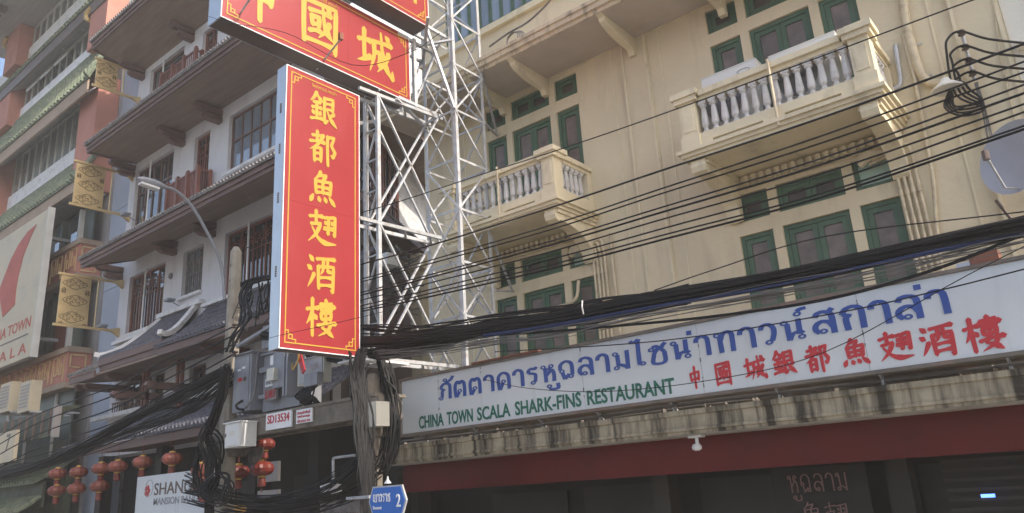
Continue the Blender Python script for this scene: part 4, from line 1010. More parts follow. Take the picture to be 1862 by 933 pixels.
# big pale sign with the flame logo
PS = empty('panel_sign', 'big pale vertical sign with a red flame logo and faded red lettering', 'sign', (-30, 8.7, 4.8))
SX = -25.86
bx('box', soffgrey, PS, -40, SX - .01, 8.66, 8.78, 4.78, 9.62)
for z0, z1 in ((4.8, 7.25), (7.254, 9.6)):
    xs_ = [-40, -34, -30, SX]
    for a, b in zip(xs_, xs_[1:]): bx('panel', panel, PS, a + .002, b - .002, 8.6, 8.655, z0, z1)
bx('trim', mull, PS, SX, SX + .05, 8.58, 8.78, 4.76, 9.64)
for z in (5.5, 8.9): bx('support', grey, PS, -27, -26.8, 8.79, 9.7, z, z + .1)
fl_ = [(66.9, 408), (51, 421), (34, 445), (20, 472), (7, 506), (-2, 530), (5, 577), (27, 554), (29, 530), (34, 500), (43, 465), (55, 434)]
pts = [at(px, py, 8.597) for px, py in fl_]; mb = MB(); k0 = len(pts)
mid = len(pts) // 2
for i in range(5):
    a, b, c, d = pts[i], pts[i + 1], pts[-1 - i - 1] if i else pts[-1], pts[-1 - i] if i else pts[0]
o_ = MB(); n_ = len(pts); c_ = at(28, 520, 8.597)
o_.v = pts[:]; o_.f = [(0, 1, 11), (1, 2, 10, 11), (2, 3, 9, 10), (3, 4, 8, 9), (4, 5, 6, 7), (4, 7, 8)]
o_.v += [p + V((0, -.01, 0)) for p in pts]; o_.f = [tuple(i + n_ for i in f) for f in o_.f] + [(i, (i + 1) % n_, (i + 1) % n_ + n_, i + n_) for i in range(n_)]
o_.build('flame_logo', redlogo, PS)
def fit(s, word, pxr, pyb, pxl, pyl, hh, ntot, nvis):
    b = at(pxr, pyb, 8.6); a = at(pxl, pyl, 8.6); wv = b.x - a.x; wt = wv * ntot / nvis
    text(word, 'lettering', redlogo, PS, (b.x - wt, 8.598, b.z), X1, wt, hh, off=.012)
fit(0, 'CHINA TOWN', 55, 594, 20, 611, .36, 10.2, 4.1)
fit(0, 'S C A L A', 47, 641, 0, 657, .34, 9.3, 5.2)
a, b = at(51, 607, 8.6), at(-60, 640, 8.6); bx('rule_line', under, PS, b.x, a.x, 8.59, 8.597, a.z - .02, a.z + .02)

# clutter on the lower floors
for i, (px, lab) in enumerate(((30, 'right-hand one of two pale box units hanging below the lower salmon band'), (-6, 'left-hand one of two pale box units hanging below the lower salmon band'))):
    a = at(px, 760, 8.3); b = at(px + 24, 700, 8.3)
    e = empty('air_conditioner', lab, 'air conditioner', ((a.x + b.x) / 2, 8.5, a.z), 'box units below the salmon band')
    s = MB().box(a.x, b.x + .1, 8.3, 8.6, a.z + .12, a.z + 1.0); s.build('case', panel, e)
    s = MB()
    for k in range(7): z = a.z + .25 + k * .1; s.box(a.x + .1, b.x - .0, 8.285, 8.299, z, z + .05)
    s.build('grille', soffgrey, e)
    s = MB(); s.beam((a.x + .1, 8.35, a.z + .1), (a.x + .1, 9.7, a.z + .1), .05); s.beam((b.x + .1, 8.35, a.z + .1), (b.x + .1, 9.7, a.z + .1), .05); s.build('bracket', galv, e)
AW = empty('tiled_awning', 'olive ribbed awning with a pale end strip beneath the box units', 'awning', (-29, 8.6, 1.0))
z1a = at(60, 752, 8.2).z; z0a = at(60, 800, 8.2).z
x1a = at(100, 775, 8.2).x
MB().prof(-60, x1a, [(8.8, z1a + .1), (8.3, z1a), (8.2, z0a), (8.28, z0a), (8.4, z1a - .1), (8.8, z1a)]).build('cover', mural2, AW)
for k in range(10): x = x1a - .35 - k * .55; MB().box(x - .012, x + .012, 8.17, 8.23, z0a, z1a).build('rib', under, AW)
bx('end_strip', soffgrey, AW, x1a - .02, x1a + .07, 8.12, 8.3, z0a - .05, z1a + .05)
AW2 = empty('lower_tiled_roof', 'weathered olive green tiled roof at the lower left corner', 'roof', (-28, 8.6, .2))
x2a = at(58, 850, 8.6).x
tiled(AW2, -60, x2a, [(9.9, 1.85), (9.3, 1.35), (8.7, 1.05)], tilegr, .22, .06, name='tiles')
MB().box(-60, x2a + .1, 8.9, 8.98, .35, 1.04).build('fascia', mural2, AW2)
tiled(AW2, -60, x2a + .1, [(8.9, .66), (8.6, .42), (8.3, .26)], tilegr, .2, .055, name='tiles')
bx('beam', salmon, AW2, -60, x2a - .6, 8.5, 8.7, -.6, .05)
bx('backdrop_wall', mural2, AW2, -60, x2a + .3, 9.4, 9.6, G + .1, 1.2)
s7 = empty('shop_sign', 'small pale shop sign with a dark number at the lower left edge', 'sign', (-30, 7.9, .6))
a, b = at(22, 838, 7.8), at(-60, 783, 7.8)
bx('board', panel, s7, b.x, a.x, 7.8, 7.9, a.z, at(22, 783, 7.8).z)
p = at(2, 822, 7.8); q = at(16, 822, 7.8); text('7', 'lettering', signfr, s7, (p.x + .3, 7.798, p.z), X1, (q.x - p.x) * .5, .45, off=.02)
# ------------------------------------------------------------------ things standing on the balconies and wall
def ac_unit(label, x0, x1, y0, y1, z0, z1, word, group='outdoor units on the right balcony'):
    o = empty('air_conditioner_unit', label, 'air conditioner', ((x0 + x1) / 2, (y0 + y1) / 2, z0), group)
    s = MB(); s.box(x0, x1, y0, y1, z0 + .04, z1 - .015); s.build('case', acw, o)
    bx('lid', acw, o, x0 - .006, x1 + .006, y0 - .006, y1 + .006, z1 - .0145, z1)
    for x in (x0 + .1, x1 - .1): bx('foot', grey, o, x - .03, x + .03, y0 + .02, y1 - .02, z0, z0 + .0395)
    cx, cz, r = x0 + (x1 - x0) * .36, (z0 + z1) / 2, min(.27, (z1 - z0) * .42)
    s = MB().lathe((cx, y0 - .02, cz), [(r, .018), (r, .0), (r - .02, .0), (r - .02, .014)], 24, 'y')
    for k in range(1, 5): s.tube(arc((cx, y0 - .012, cz), r * k / 5, 0, 360, 20), .004, 4, cap=False)
    for k in range(8): a = k * .785; s.beam((cx, y0 - .012, cz), (cx + r * math.cos(a), y0 - .012, cz + r * math.sin(a)), .006)
    s.build('fan_grille', grey, o)
    s = MB().lathe((cx, y0 - .004, cz), [(r - .02, 0), (r - .02, .003)], 24, 'y'); s.build('fan_opening', under, o)
    if word: text(word, 'lettering', under, o, (x1 - .28, y0 - .002, z1 - .13), X1, .2, .055, off=.02)
    else:
        s = MB().tube([V((x1 - .18 + .09 * math.cos(a), y0 - .004, z1 - .12 + .03 * math.sin(a))) for a in [i * .3142 for i in range(21)]], .004, 4); s.build('badge', grey, o)
    return o
ac_unit('white outdoor unit on the left half of the right-hand balcony', -3.82, -3.03, 9.28, 9.60, 4.42, 5.37, '')
ac_unit('white outdoor unit with dark lettering on the right half of the right-hand balcony', -2.83, -1.98, 9.22, 9.52, 4.44, 5.27, 'YORK')
bx('stand', galv, YB, -3.72, -1.9, 9.25, 9.6, 4.2005, 4.415)

# satellite dish at the right edge
dc = at(1843, 285, 9.35)
DI = empty('satellite_dish', 'grey satellite dish on a pole at the right edge of the cream wall', 'satellite dish', (dc.x, 9.9, dc.z - .5))
n = V((-.45, -.8, .15)).normalized(); a_ = n.cross(V((0, 0, 1))).normalized(); b_ = a_.cross(n); s = MB(); RG = 7
s.v.append(dc - n * .09)
for i in range(1, RG + 1):
    for j in range(28):
        t = 6.2832 * j / 28; r = .40 * i / RG; s.v.append(dc + a_ * r * math.cos(t) + b_ * r * math.sin(t) * 1.05 + n * (-.09 + .09 * (i / RG) ** 2))
for j in range(28): s.f.append([0, 1 + j, 1 + (j + 1) % 28])
for i in range(RG - 1):
    for j in range(28): s.f.append([1 + i * 28 + j, 1 + i * 28 + (j + 1) % 28, 1 + (i + 1) * 28 + (j + 1) % 28, 1 + (i + 1) * 28 + j])
s.build('reflector', dishm, DI, smooth=True)
f = dc + n * .42 - b_ * .1; s = MB().tube([dc - b_ * .38, dc + n * .2 - b_ * .42, f], .012, 6); s.build('feed_arm', galv, DI)
MB().lathe(f - V((0, 0, .05)), [(.035, 0), (.035, .1)], 8).build('receiver', under, DI)
MB().tube([dc - n * .1, dc - n * .1 + V((0, .3, -.1)), (dc.x, 9.99, dc.z - .35)], .025, 8).build('mount', galv, DI)
MB().tube(smooth([dc - V((.25, .1, .45)), dc - V((.15, 0, .7)), dc - V((.08, 0, .75)), dc - V((.1, 0, 1.0))]), .02, 5).build('cable', under, DI)

# insulator rack with cable loops
IR = empty('insulator_rack', 'vertical rack of four insulators on the cream wall with looped black cables', 'insulator rack', tuple(at(1790, 250, 9.93)))
ip = [at(1748, 60, 9.8), at(1755, 86, 9.8), at(1761, 110, 9.8), at(1768, 133, 9.8)]
MB().tube([ip[0] + V((0, .08, .03)), at(1772, 145, 9.88)], .022, 6).build('rack', galv, IR)
for p in ip: MB().lathe(p - V((0, 0, .035)), [(.03, 0), (.045, .01), (.03, .03), (.045, .05), (.03, .07)], 10).build('insulator', insul, IR)
lp = at(1741, 170, 9.75)
for i, p in enumerate(ip):
    r_ = .16 + .03 * i
    e_ = at(1900, (82, 106, 128, 152)[i], 9.3)
    mpt = p.lerp(e_, .35) + V((0, 0, -.03))
    MB().tube(smooth([e_, mpt, p + V((0, -.05, 0)), p + V((-.14 - .01 * i, -.06, -.04)), p + V((-.19 + .03 * i, -.06, -.20 + .03 * i)), lp + V((-.02 + .05 * i, 0, .0)), lp + V((.22, 0, -.28 + .03 * i)), lp + V((.0, -.02, -.30 + .04 * i)), lp + V((-.16 + .03 * i, 0, -.12)), lp + V((-.05, 0, .10 - .03 * i))], 5), .014, 6).build('cable', black, IR)
tb_ = MB(); random.seed(5)
q0 = at(1775, 150, 9.9)
for k in range(7):
    pts = [q0 + V((random.uniform(-.02, .02), 0, 0))]
    for y in (200, 240, 285, 330): pts.append(at(1775 + (y - 150) * .26 + random.uniform(-5, 5), y + random.uniform(-5, 5), 9.9))
    tb_.tube(smooth(pts, 2), .008, 4)
tb_.build('tail_wires', cabg, IR, 'stuff')
# pale conical lamp under the downpipe elbow
cl = at(1722, 146, 9.7)
MB().lathe(cl - V((.02, 0, .12)), [(.17, 0), (.175, .015), (.06, .11), (.04, .15), (.0, .16)], 20).build('wall_cowl', acw, YB)

K, DY = 1.117, .4
# ------------------------------------------------------------------ utility poles, platform and transformer
def pole(name, label, x, y, w0, w1, zt):
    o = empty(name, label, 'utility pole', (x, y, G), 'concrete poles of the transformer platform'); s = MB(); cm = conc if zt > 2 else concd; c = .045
    def ring(w_, z): h = w_ / 2; return [(x - h, y - h + c, z), (x - h + c, y - h, z), (x + h - c, y - h, z), (x + h, y - h + c, z), (x + h, y + h - c, z), (x + h - c, y + h, z), (x - h + c, y + h, z), (x - h, y + h - c, z)]
    s.v = [V(p) for p in ring(w0, G) + ring(w1, zt - .08) + ring(w1 * .55, zt)]
    for k in (0, 8):
        for i in range(8): s.f.append([k + i, k + (i + 1) % 8, k + 8 + (i + 1) % 8, k + 8 + i])
    s.f.append(list(range(16, 24))); s.f.append(list(range(8))[::-1]); s.build('shaft', cm, o)
    return o
P1 = pole('utility_pole', 'left concrete utility pole rising beside the transformer, carrying the street lamp', -10.33, 5.70, .27, .16, 3.86)
P2 = pole('utility_pole', 'right concrete utility pole wrapped in hanging black cables, carrying the street name plate', -7.17, 5.70, .23, .20, 1.45)
for z in (3.55, 3.3, 3.05, 2.8): MB().lathe((-10.33, 5.612, z), [(.015, 0), (.015, .008)], 8, 'y').build('bolt', under, P1)
for z in (1.73, 1.58): MB().box(-10.46, -10.20, 5.57, 5.83, z, z + .05).build('band', conc, P1)
PF = empty('transformer_platform', 'concrete beam platform between the two utility poles', 'platform', (-8.7, 6.0, .93))
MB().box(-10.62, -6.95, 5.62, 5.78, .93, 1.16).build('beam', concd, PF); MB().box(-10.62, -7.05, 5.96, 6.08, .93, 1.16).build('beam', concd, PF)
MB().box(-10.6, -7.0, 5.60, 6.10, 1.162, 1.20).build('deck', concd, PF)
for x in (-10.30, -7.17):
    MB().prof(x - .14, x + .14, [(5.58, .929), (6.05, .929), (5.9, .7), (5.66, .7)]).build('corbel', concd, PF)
MB().box(-7.03, -6.86, 5.5, 5.7, .80, 1.08).build('block', creamb, PF)
pl = at(482, 780, 6.0); pr_ = at(529, 770, 6.0)
o = empty('number_plate', 'white plate with a red serial number on the platform beam', 'sign', ((pl.x + pr_.x) / 2, 5.6, .97))
xa, xb = -8.80, -8.20
xa = at(483, 765, 5.98).x; xb = at(529, 760, 5.98).x; za = at(483, 783, 5.98).z; zb_ = at(529, 745, 5.98).z
bx('plate', whitetrim, o, xa, xb, 5.585, 5.61, za, zb_); text('SD13534', 'lettering', redl, o, (xa + .04, 5.584, za + .08), X1, xb - xa - .08, .11, off=.01)
xa = at(538, 760, 5.98).x; xb = at(566, 760, 5.98).x; za = at(538, 771, 5.98).z; zb_ = at(566, 741, 5.98).z
o = empty('warning_plate', 'white plate with red Thai warning lines beside the serial number', 'sign', ((xa + xb) / 2, 5.6, za))
bx('plate', whitetrim, o, xa, xb, 5.585, 5.61, za, zb_)
for k, t_ in enumerate(('ห้ามเข้าใกล้', 'ไฟฟ้าแรงสูง', 'อันตราย')): text(t_, 'lettering', redl, o, (xa + .03, 5.584, zb_ - .06 - k * .052), X1, xb - xa - .06, .038)

TR = empty('transformer', 'grey power transformer with side cabinet and plates on the platform', 'transformer', (-9.0, 6, 1.22))
# side cabinet
MB().box(-10.0, -9.56, 5.56, 6.0, 1.28, 2.08).build('cabinet', grey, TR); MB().box(-9.98, -9.60, 5.545, 5.559, 1.31, 2.05).build('cabinet_door', grey, TR)
MB().box(-10.03, -9.53, 5.53, 6.03, 2.081, 2.10).build('cabinet_lid', grey, TR)
MB().lathe((-9.68, 5.53, 1.72), [(.03, 0), (.03, .014)], 10, 'y').build('lock', under, TR)
bx('sticker', redl, TR, -9.86, -9.76, 5.541, 5.5445, 1.70, 1.75); bx('sticker', whitetrim, TR, -9.88, -9.80, 5.541, 5.5445, 1.85, 1.88); bx('sticker', whitetrim, TR, -9.77, -9.69, 5.541, 5.5445, 1.87, 1.90)
# tank
MB().box(-9.47, -8.62, 5.70, 6.05, 1.24, 2.02).build('tank', grey, TR)
MB().box(-9.50, -8.59, 5.66, 6.08, 2.021, 2.05).build('tank_lid', grey, TR)
for za, zb_ in ((1.78, 1.85), (1.42, 1.47)): bx('flange', grey, TR, -9.49, -9.12, 5.64, 5.699, za, zb_)
for k in range(2): MB().box(-8.72 + k * .07, -8.69 + k * .07, 5.5, 5.699, 1.36, 1.93).build('cooling_fin', grey, TR)
MB().box(-9.02, -8.76, 5.55, 5.699, 1.50, 1.98).build('housing', grey, TR)
MB().box(-9.06, -8.9, 5.48, 5.549, 1.60, 1.76).build('terminal_box', creamb, TR)
for (xa, xb, za, zb_, t_) in ((-9.22, -9.07, 1.68, 1.80, '500'), (-9.27, -9.0, 1.55, 1.66, 'DANGER'), (-9.27, -9.0, 1.36, 1.53, 'LL-M117')):
    bx('plate', acw if t_ != 'LL-M117' else tileg, TR, xa, xb, 5.60, 5.63, za, zb_)
    if t_ == 'DANGER': t_ = '0107570'
    text(t_, 'lettering', redl if t_[0] == 'L' else grey, TR, (xa + .02, 5.598, za + .03), X1, xb - xa - .04, zb_ - za - .06)
bx('sticker', whitetrim, TR, -9.17, -9.09, 5.60, 5.62, 1.84, 1.97)
for x, y in ((-9.3, 5.85), (-9.05, 5.9), (-8.75, 5.9), (-8.5, 5.95)):
    MB().lathe((x, y, 2.051), [(.05, 0), (.03, .03), (.06, .05), (.03, .07), (.06, .09), (.03, .11), (.055, .13), (.02, .16), (.012, .24)], 10).build('bushing', insul, TR)
MB().tube(smooth([(-9.5, 5.62, 2.08), (-9.42, 5.56, 1.95), (-9.44, 5.55, 1.5), (-9.5, 5.5, 1.35), (-9.6, 5.52, 1.32)]), .016, 6).build('hose', cabg, TR)
MB().tube(smooth([(-9.7, 5.53, 1.42), (-9.72, 5.45, 1.36), (-9.66, 5.44, 1.30), (-9.6, 5.5, 1.28)]), .018, 6).build('hose', black, TR)
MB().beam((-10.02, 5.6, 2.24), (-9.0, 5.6, 2.42), .05, .04).build('cross_arm', galv, TR)
MB().box(-9.38, -9.15, 5.6, 5.85, 2.10, 2.42).build('upper_box', grey, TR)
MB().box(-8.25, -7.98, 5.5, 5.6, 1.42, 1.58).build('handle_box', grey, TR)
MB().plate([(-8.42, 5.48, 2.0), (-8.34, 5.48, 2.0), (-8.18, 5.48, 1.62), (-8.24, 5.48, 1.58)], (0, -.02, 0)).build('red_strap', redl, TR)
MB().tube(smooth([(-8.36, 5.46, 1.95), (-8.3, 5.45, 1.8), (-8.42, 5.45, 1.66), (-8.44, 5.45, 1.75)]), .012, 5).build('yellow_strap', yell, TR)
SB = empty('meter_box', 'silver metal box hanging under the corner of the tall red sign', 'metal box', (-7.85, 5.7, 1.44))
bx('case', creamb, SB, -8.56, -8.0, 5.62, 5.74, 1.47, 1.80); bx('door', galv, SB, -8.50, -8.02, 5.605, 5.619, 1.49, 1.78); MB().box(-8.6, -7.97, 5.6, 5.76, 1.801, 1.815).build('lid', galv, SB)
mb = MB(); random.seed(9)
for k in range(26):
    x = random.uniform(-8.4, -8.05); mb.tube(smooth([(x, 5.6, 1.43), (x + random.uniform(-.12, .05), 5.55, 1.33), (x + random.uniform(-.1, .1), 5.6, 1.25), (x + random.uniform(-.2, .1), 5.7, 1.17)], 3), .012, 5)
tag(mb.build('cable_tail', black, None), 'short bunch of black cables dropping from the silver metal box', 'cables', kind='stuff')
WX = empty('white_cabinet', 'small white cabinet hanging below the left end of the platform beam', 'cabinet', (-9.5, 5.5, .78))
bx('case', acw, WX, -9.80, -9.42, 5.35, 5.59, .78, 1.10); bx('door', acw, WX, -9.78, -9.44, 5.335, 5.349, .80, 1.08); MB().box(-9.82, -9.4, 5.32, 5.6, 1.101, 1.115).build('lid', whitetrim, WX)
bx('hasp', under, WX, -9.76, -9.745, 5.325, 5.334, .92, .97)
for k in range(3): bx('print_line', golds, WX, -9.68, -9.54, 5.3335, 5.3349, .94 + .02 * k, .944 + .02 * k)

DY = 0.
# street lamp on a swept arm from the left pole
LA = empty('street_lamp', 'grey street lamp on a long swept arm from the left utility pole', 'street lamp', (-10.3, 5.83, 3.2))
ap = [onp for onp in [atx(x, y, -10.42) for x, y in ((408, 545), (405, 500), (396, 462), (370, 410), (345, 370), (318, 346), (300, 340))]]
MB().tube(smooth(ap), .024, 8).build('arm', grey, LA)
h0 = atx(300, 340, -10.42); h1 = atx(250, 324, -10.42); d = (h1 - h0)
s = MB(); u_ = V((0, 0, 1))
s.tube([h0, h0 + d * .15, h0 + d * .4, h0 + d * .8, h1], [.03, .05, .065, .055, .02], 10); s.v = [V((p.x, p.y, h0.z + (p.z - h0.z))) for p in s.v]
s.build('head', grey, LA)
MB().plate([h0 + d * .25 + V((-.06, 0, -.06)), h0 + d * .9 + V((-.05, 0, -.05)), h0 + d * .9 + V((.05, 0, -.05)), h0 + d * .25 + V((.06, 0, -.06))], (0, 0, -.03)).build('lens', whitel, LA)

# street name plate
sn = at(704, 911, 5.30); NP = empty('street_name_plate', 'blue hexagonal street name plate with white Thai lettering and the number 2', 'sign', (sn.x, 5.3, sn.z - .15))
hx = lambda w_, h, y: [(sn.x + a * w_, y, sn.z + b * h) for a, b in ((-1, 0), (-.78, 1), (.78, 1), (1, 0), (.78, -1), (-.78, -1))]
MB().plate(hx(.275, .145, 5.30), (0, .02, 0)).build('rim', galv, NP); MB().plate(hx(.258, .13, 5.294), (0, .005, 0)).build('plate', stblue, NP)
thai('เยาวราช', whitetrim, NP, sn.x - .20, .25, sn.z - .005, 5.2938, .075, wt=11); text('Yaowarat', 'lettering', whitetrim, NP, (sn.x - .205, 5.2938, sn.z - .075), X1, .13, .032); text('2', 'lettering', whitetrim, NP, (sn.x + .14, 5.2938, sn.z - .06), X1, .06, .12, off=.01)
MB().beam((sn.x - .3, 5.34, sn.z + .05), (-7.0, 5.6, sn.z + .05), .03).build('arm', galv, NP); MB().lathe((sn.x, 5.31, sn.z + .165), [(.04, 0), (.012, .04), (.008, .07)], 8).build('finial', galv, NP)
MB().box(sn.x - .11, sn.x + .11, 5.30, 5.315, sn.z - .26, sn.z - .17).build('lower_plate', greenl, NP)

K = 1.
# ------------------------------------------------------------------ lanterns
def lantern(label, x, y, ztop, r=.24, red=lant, cord=.3, group='red lanterns under the white building\'s lowest roof'):
    o = empty('paper_lantern', label, 'lantern', (x, y, ztop - r * 2.9), group); k = r / .24
    prof_ = [(.08, 0), (.16, -.02), (.215, -.07), (.24, -.14), (.225, -.21), (.17, -.265), (.08, -.29)]
    s = MB(); nseg = 24
    kk = len(s.v)
    for rr_, h in prof_:
        for j in range(nseg):
            t = 6.2832 * j / nseg; q = rr_ * k * (1 + (.035 if j % 2 else -.03)); s.v.append(V((x + q * math.cos(t), y + q * math.sin(t), ztop + h * k)))
    for i in range(len(prof_) - 1):
        for j in range(nseg): s.f.append([i * nseg + j, i * nseg + (j + 1) % nseg, (i + 1) * nseg + (j + 1) % nseg, (i + 1) * nseg + j])
    s.f.append(list(range(nseg))); s.f.append(list(range((len(prof_) - 1) * nseg, len(prof_) * nseg))[::-1])
    s.build('shade', red, o)
    MB().lathe((x, y, ztop + .001), [(.075 * k, 0), (.075 * k, .035 * k)], 12).build('top_cap', lgold, o)
    MB().lathe((x, y, ztop - .32 * k), [(.075 * k, 0), (.08 * k, .03 * k)], 12).build('bottom_cap', lgold, o)
    MB().lathe((x, y, ztop - .51 * k), [(.06 * k, 0), (.085 * k, .02 * k), (.075 * k, .17 * k), (.05 * k, .188 * k)], 12).build('tassel', lantr, o)
    MB().tube([(x, y, ztop - .52 * k), (x, y, ztop - .62 * k)], .008, 5).tube([(x, y, ztop + .035), (x, y, ztop + cord)], .006, 5).build('string', lantr, o)
    return o
for lab, px, py, cd_ in (('upper lantern of the leftmost hanging pair', 106, 852, .55), ('upper lantern of the second hanging pair from the left', 144, 849, .5), ('upper lantern of the third hanging pair from the left', 185, 842, .45),
        ('single red lantern directly right of the third hanging pair', 215, 838, .45), ('single red lantern above the left end of the pale mansion sign', 260, 830, .42), ('single red lantern nearest the black cable coil, left of it', 314, 823, .42),
        ('lower lantern of the leftmost hanging pair', 104, 883, .12), ('lower lantern of the second hanging pair from the left', 140, 879, .12), ('lower lantern of the third hanging pair from the left', 182, 874, .12)):
    p = at(px, py, 8.1); lantern(lab, p.x, p.y, p.z, r=.205, cord=cd_)
for lab, px, py, r_ in (('dim upper lantern hanging behind the black cable coil', 369, 843, .2), ('dim lower lantern hanging behind the black cable coil', 370, 868, .2)):
    p = at(px, py, 7.4); lantern(lab, p.x, p.y, p.z, r=r_, cord=.1)
K = 1.117
for lab, px, py, r_ in (('glossy red lantern at the top of the chain right of the white cabinet', 483, 797, .14), ('large glossy red lantern in the middle of the chain right of the white cabinet', 477, 839, .17), ('dark red lantern hanging left of the glossy lantern chain', 434, 846, .16), ('small orange lantern low beside the hanging black cables', 432, 916, .13)):
    p = at(px, py, 6.6); lantern(lab, p.x, p.y, p.z, r=r_, red=lantr if r_ != .13 else lgold, cord=.15, group='glossy red lanterns under the transformer platform')

K = 1.
# mansion sign
p = at(250, 933, 8.0); a = at(250, 868, 8.0); b = at(392, 856, 8.0)
MS = empty('mansion_sign', 'pale hanging sign with grey lettering beside the red lanterns', 'sign', ((a.x + b.x) / 2, 8.0, -.05))
bx('board', signw, MS, a.x, b.x, 8.0, 8.06, -.42, a.z)
bx('lower_board', whitel, MS, a.x, b.x + .2, 8.0, 8.06, -1.4, -.43)
tl = at(280, 901, 8.0); tr = at(386, 890, 8.0); text('SHANGHAI', 'lettering', under, MS, (tl.x, 7.998, tl.z), X1, tr.x - tl.x, .24, off=.006)
tl = at(279, 919, 8.0); tr = at(386, 910, 8.0); text('MANSION BANGKOK', 'lettering', grey, MS, (tl.x, 7.998, tl.z), X1, tr.x - tl.x, .14, off=.012)
fl0 = at(268, 893, 8.0); s = MB()
for k in range(5): aa = k * 1.2566; s.lathe((fl0.x + .07 * math.cos(aa), 7.995, fl0.z + .07 * math.sin(aa)), [(.055, 0), (.055, .004)], 8, 'y')
s.build('flower_logo', redl, MS)
s = MB().tube([V((fl0.x + .08 + .16 * math.cos(a_), 7.996, fl0.z + .06 + .16 * math.sin(a_))) for a_ in [i * .25 for i in range(26)]], .005, 4); s.build('ring_logo', grey, MS)

K = 1.117
# small boards and fittings behind the poles
o = empty('lower_restaurant_board', 'grey board with dark Thai lettering low beside the right utility pole', 'sign', (-7.6, 6.7, -.3))
a = at(582, 920, 6.6); b = at(655, 908, 6.6); bx('board', tileg, o, a.x, b.x, 6.6, 6.66, -.6, a.z + .03); bx('rim', under, o, a.x - .03, b.x + .03, 6.605, 6.65, a.z + .031, a.z + .06)
thai('ภัตตาคารหูฉลาม', under, o, a.x + .06, b.x - a.x - .1, a.z - .22, 6.598, .12)
for lab, (x0, y0, x1, y1) in (('upper grey panel behind the glossy lantern chain', (468, 838, 505, 878)), ('lower pale panel behind the glossy lantern chain', (468, 890, 505, 905))):
    a = at(x0, y1, 7.6); b = at(x1, y0, 7.6); tag(bx('wall_panel', soffgrey, None, a.x, b.x, 7.6, 7.66, a.z, b.z), lab, 'panel', 'grey panels behind the lantern chain')
CT = empty('cctv_bracket', 'grey pipe bracket with a cluster of cameras left of the right pole', 'camera bracket', tuple(at(612, 880, 6.3)))
MB().tube(smooth([at(645, 828, 6.3), at(612, 832, 6.3), at(606, 836, 6.3), at(606, 850, 6.3), at(606, 886, 6.3)], 3), .018, 7).build('pipe', galv, CT)
for k, (px, py) in enumerate(((596, 898), (603, 896), (610, 899))): p = at(px, py, 6.3); MB().box(p.x - .025, p.x + .025, 6.2, 6.38, p.z, p.z + .12).build('camera', acw, CT)
CR = MB()
for k in range(7): CR.tube([at(458, 828, 6.4) + V(((.085 + .006 * k) * math.cos(a_) + .01 * k, .012 * k, (.105 + .004 * (k % 3)) * math.sin(a_ + .1 * k))) for a_ in [i * .35 for i in range(19)]], .006, 4)
tag(CR.build('wire_coil', cabg, None), 'coil of pale grey wire hanging below the white cabinet', 'wire coil')

K = 1.
# security camera on the canopy, neon sign, blue screen
p = at(1267, 800, 7.95); SC = empty('dome_camera', 'small white dome camera under the canopy edge', 'camera', tuple(p))
MB().box(p.x - .08, p.x + .08, 7.9, 8.0, .43, .4545).build('mount', acw, SC); MB().lathe((p.x, 7.95, .36), [(.02, 0), (.02, .07)], 8).lathe((p.x - .01, 7.95, .29), [(.02, 0), (.05, .015), (.055, .045), (.035, .075)], 12).build('head', acw, SC)
NE = empty('neon_sign', 'unlit neon sign with Thai and Chinese outlines on the dark shop front', 'sign', tuple(at(1490, 930, 9)))
neon = mat('unlit_neon', (.20, .11, .10), .4)
a = at(1437, 905, 9); b = at(1546, 905, 9); thai('หูฉลาม', neon, NE, a.x, b.x - a.x, a.z + .05, 9.0, .19, wt=7)
for ch, px in (('魚', 1475), ('翅', 1520)):
    c = at(px, 930, 9); brush(ch, 'character', neon, NE, (c.x - .13, 9.0, c.z - .16), V(X1), .26, .26, wk=.6)
bx('backing', darkw, NE, a.x - .2, b.x + .2, 9.02, 9.06, -.9, .05)
a = at(1785, 908, 9.45); b = at(1808, 898, 9.45); tag(bx('blue_display', em, None, a.x, b.x, 9.45, 9.48, a.z + .015, b.z), 'small glowing blue display in the dark shop front at the right', 'display')
# box and cables on top of the restaurant sign
a = at(1770, 495, 8.1); b = at(1815, 455, 8.1)
tag(bx('brown_box', rust, None, a.x, b.x, 8.0, 8.25, 1.2, b.z), 'rusty brown box standing behind the top edge of the restaurant sign', 'box')
a = at(1745, 496, 8.1); b = at(1770, 478, 8.1)
tag(bx('blue_box', bluewall, None, a.x, b.x - .01, 8.0, 8.2, 1.2, b.z), 'small pale blue box behind the sign, left of the rusty one', 'box')
# pale pier and box beyond the tower
o = empty('side_street_pier', 'cream capped pier in the gap between the white and the cream building', 'pier', (-13.1, 12.6, G))
a = at(748, 620, 12.5); b = at(768, 620, 12.5); zt_ = at(757, 470, 12.5).z
bx('shaft', creamtrim, o, a.x, b.x, 12.5, 12.8, G, zt_ - .3); bx('cap', creamtrim, o, a.x - .12, b.x + .12, 12.4, 12.9, zt_ - .299, zt_ - .05); bx('finial', creamtrim, o, a.x + .02, b.x - .02, 12.5, 12.8, zt_ - .049, zt_ + .12)
a = at(690, 484, 9.6); b = at(704, 458, 9.6); tag(bx('junction_box', acw, None, a.x, b.x, 9.6, 9.9, a.z, b.z), 'white junction box seen through the steel frame right of the tall sign', 'junction box')
struct('alley_wall', under, -17.5, -10.2, 19, 19.3, G + .1, 6.5)
mb = MB(); random.seed(21)
for k in range(60):
    p = at(random.uniform(700, 750), random.uniform(450, 570), 11.2); mb.tube(smooth([p + V((random.uniform(-.3, .3), random.uniform(-.2, .2), random.uniform(-.12, .12))) for _ in range(4)], 3), random.choice((.012, .018)), 4)
tag(mb.build('tangled_alley_wires', cabg, None), 'messy tangle of grey wires in the gap behind the steel frame', 'wires', kind='stuff')

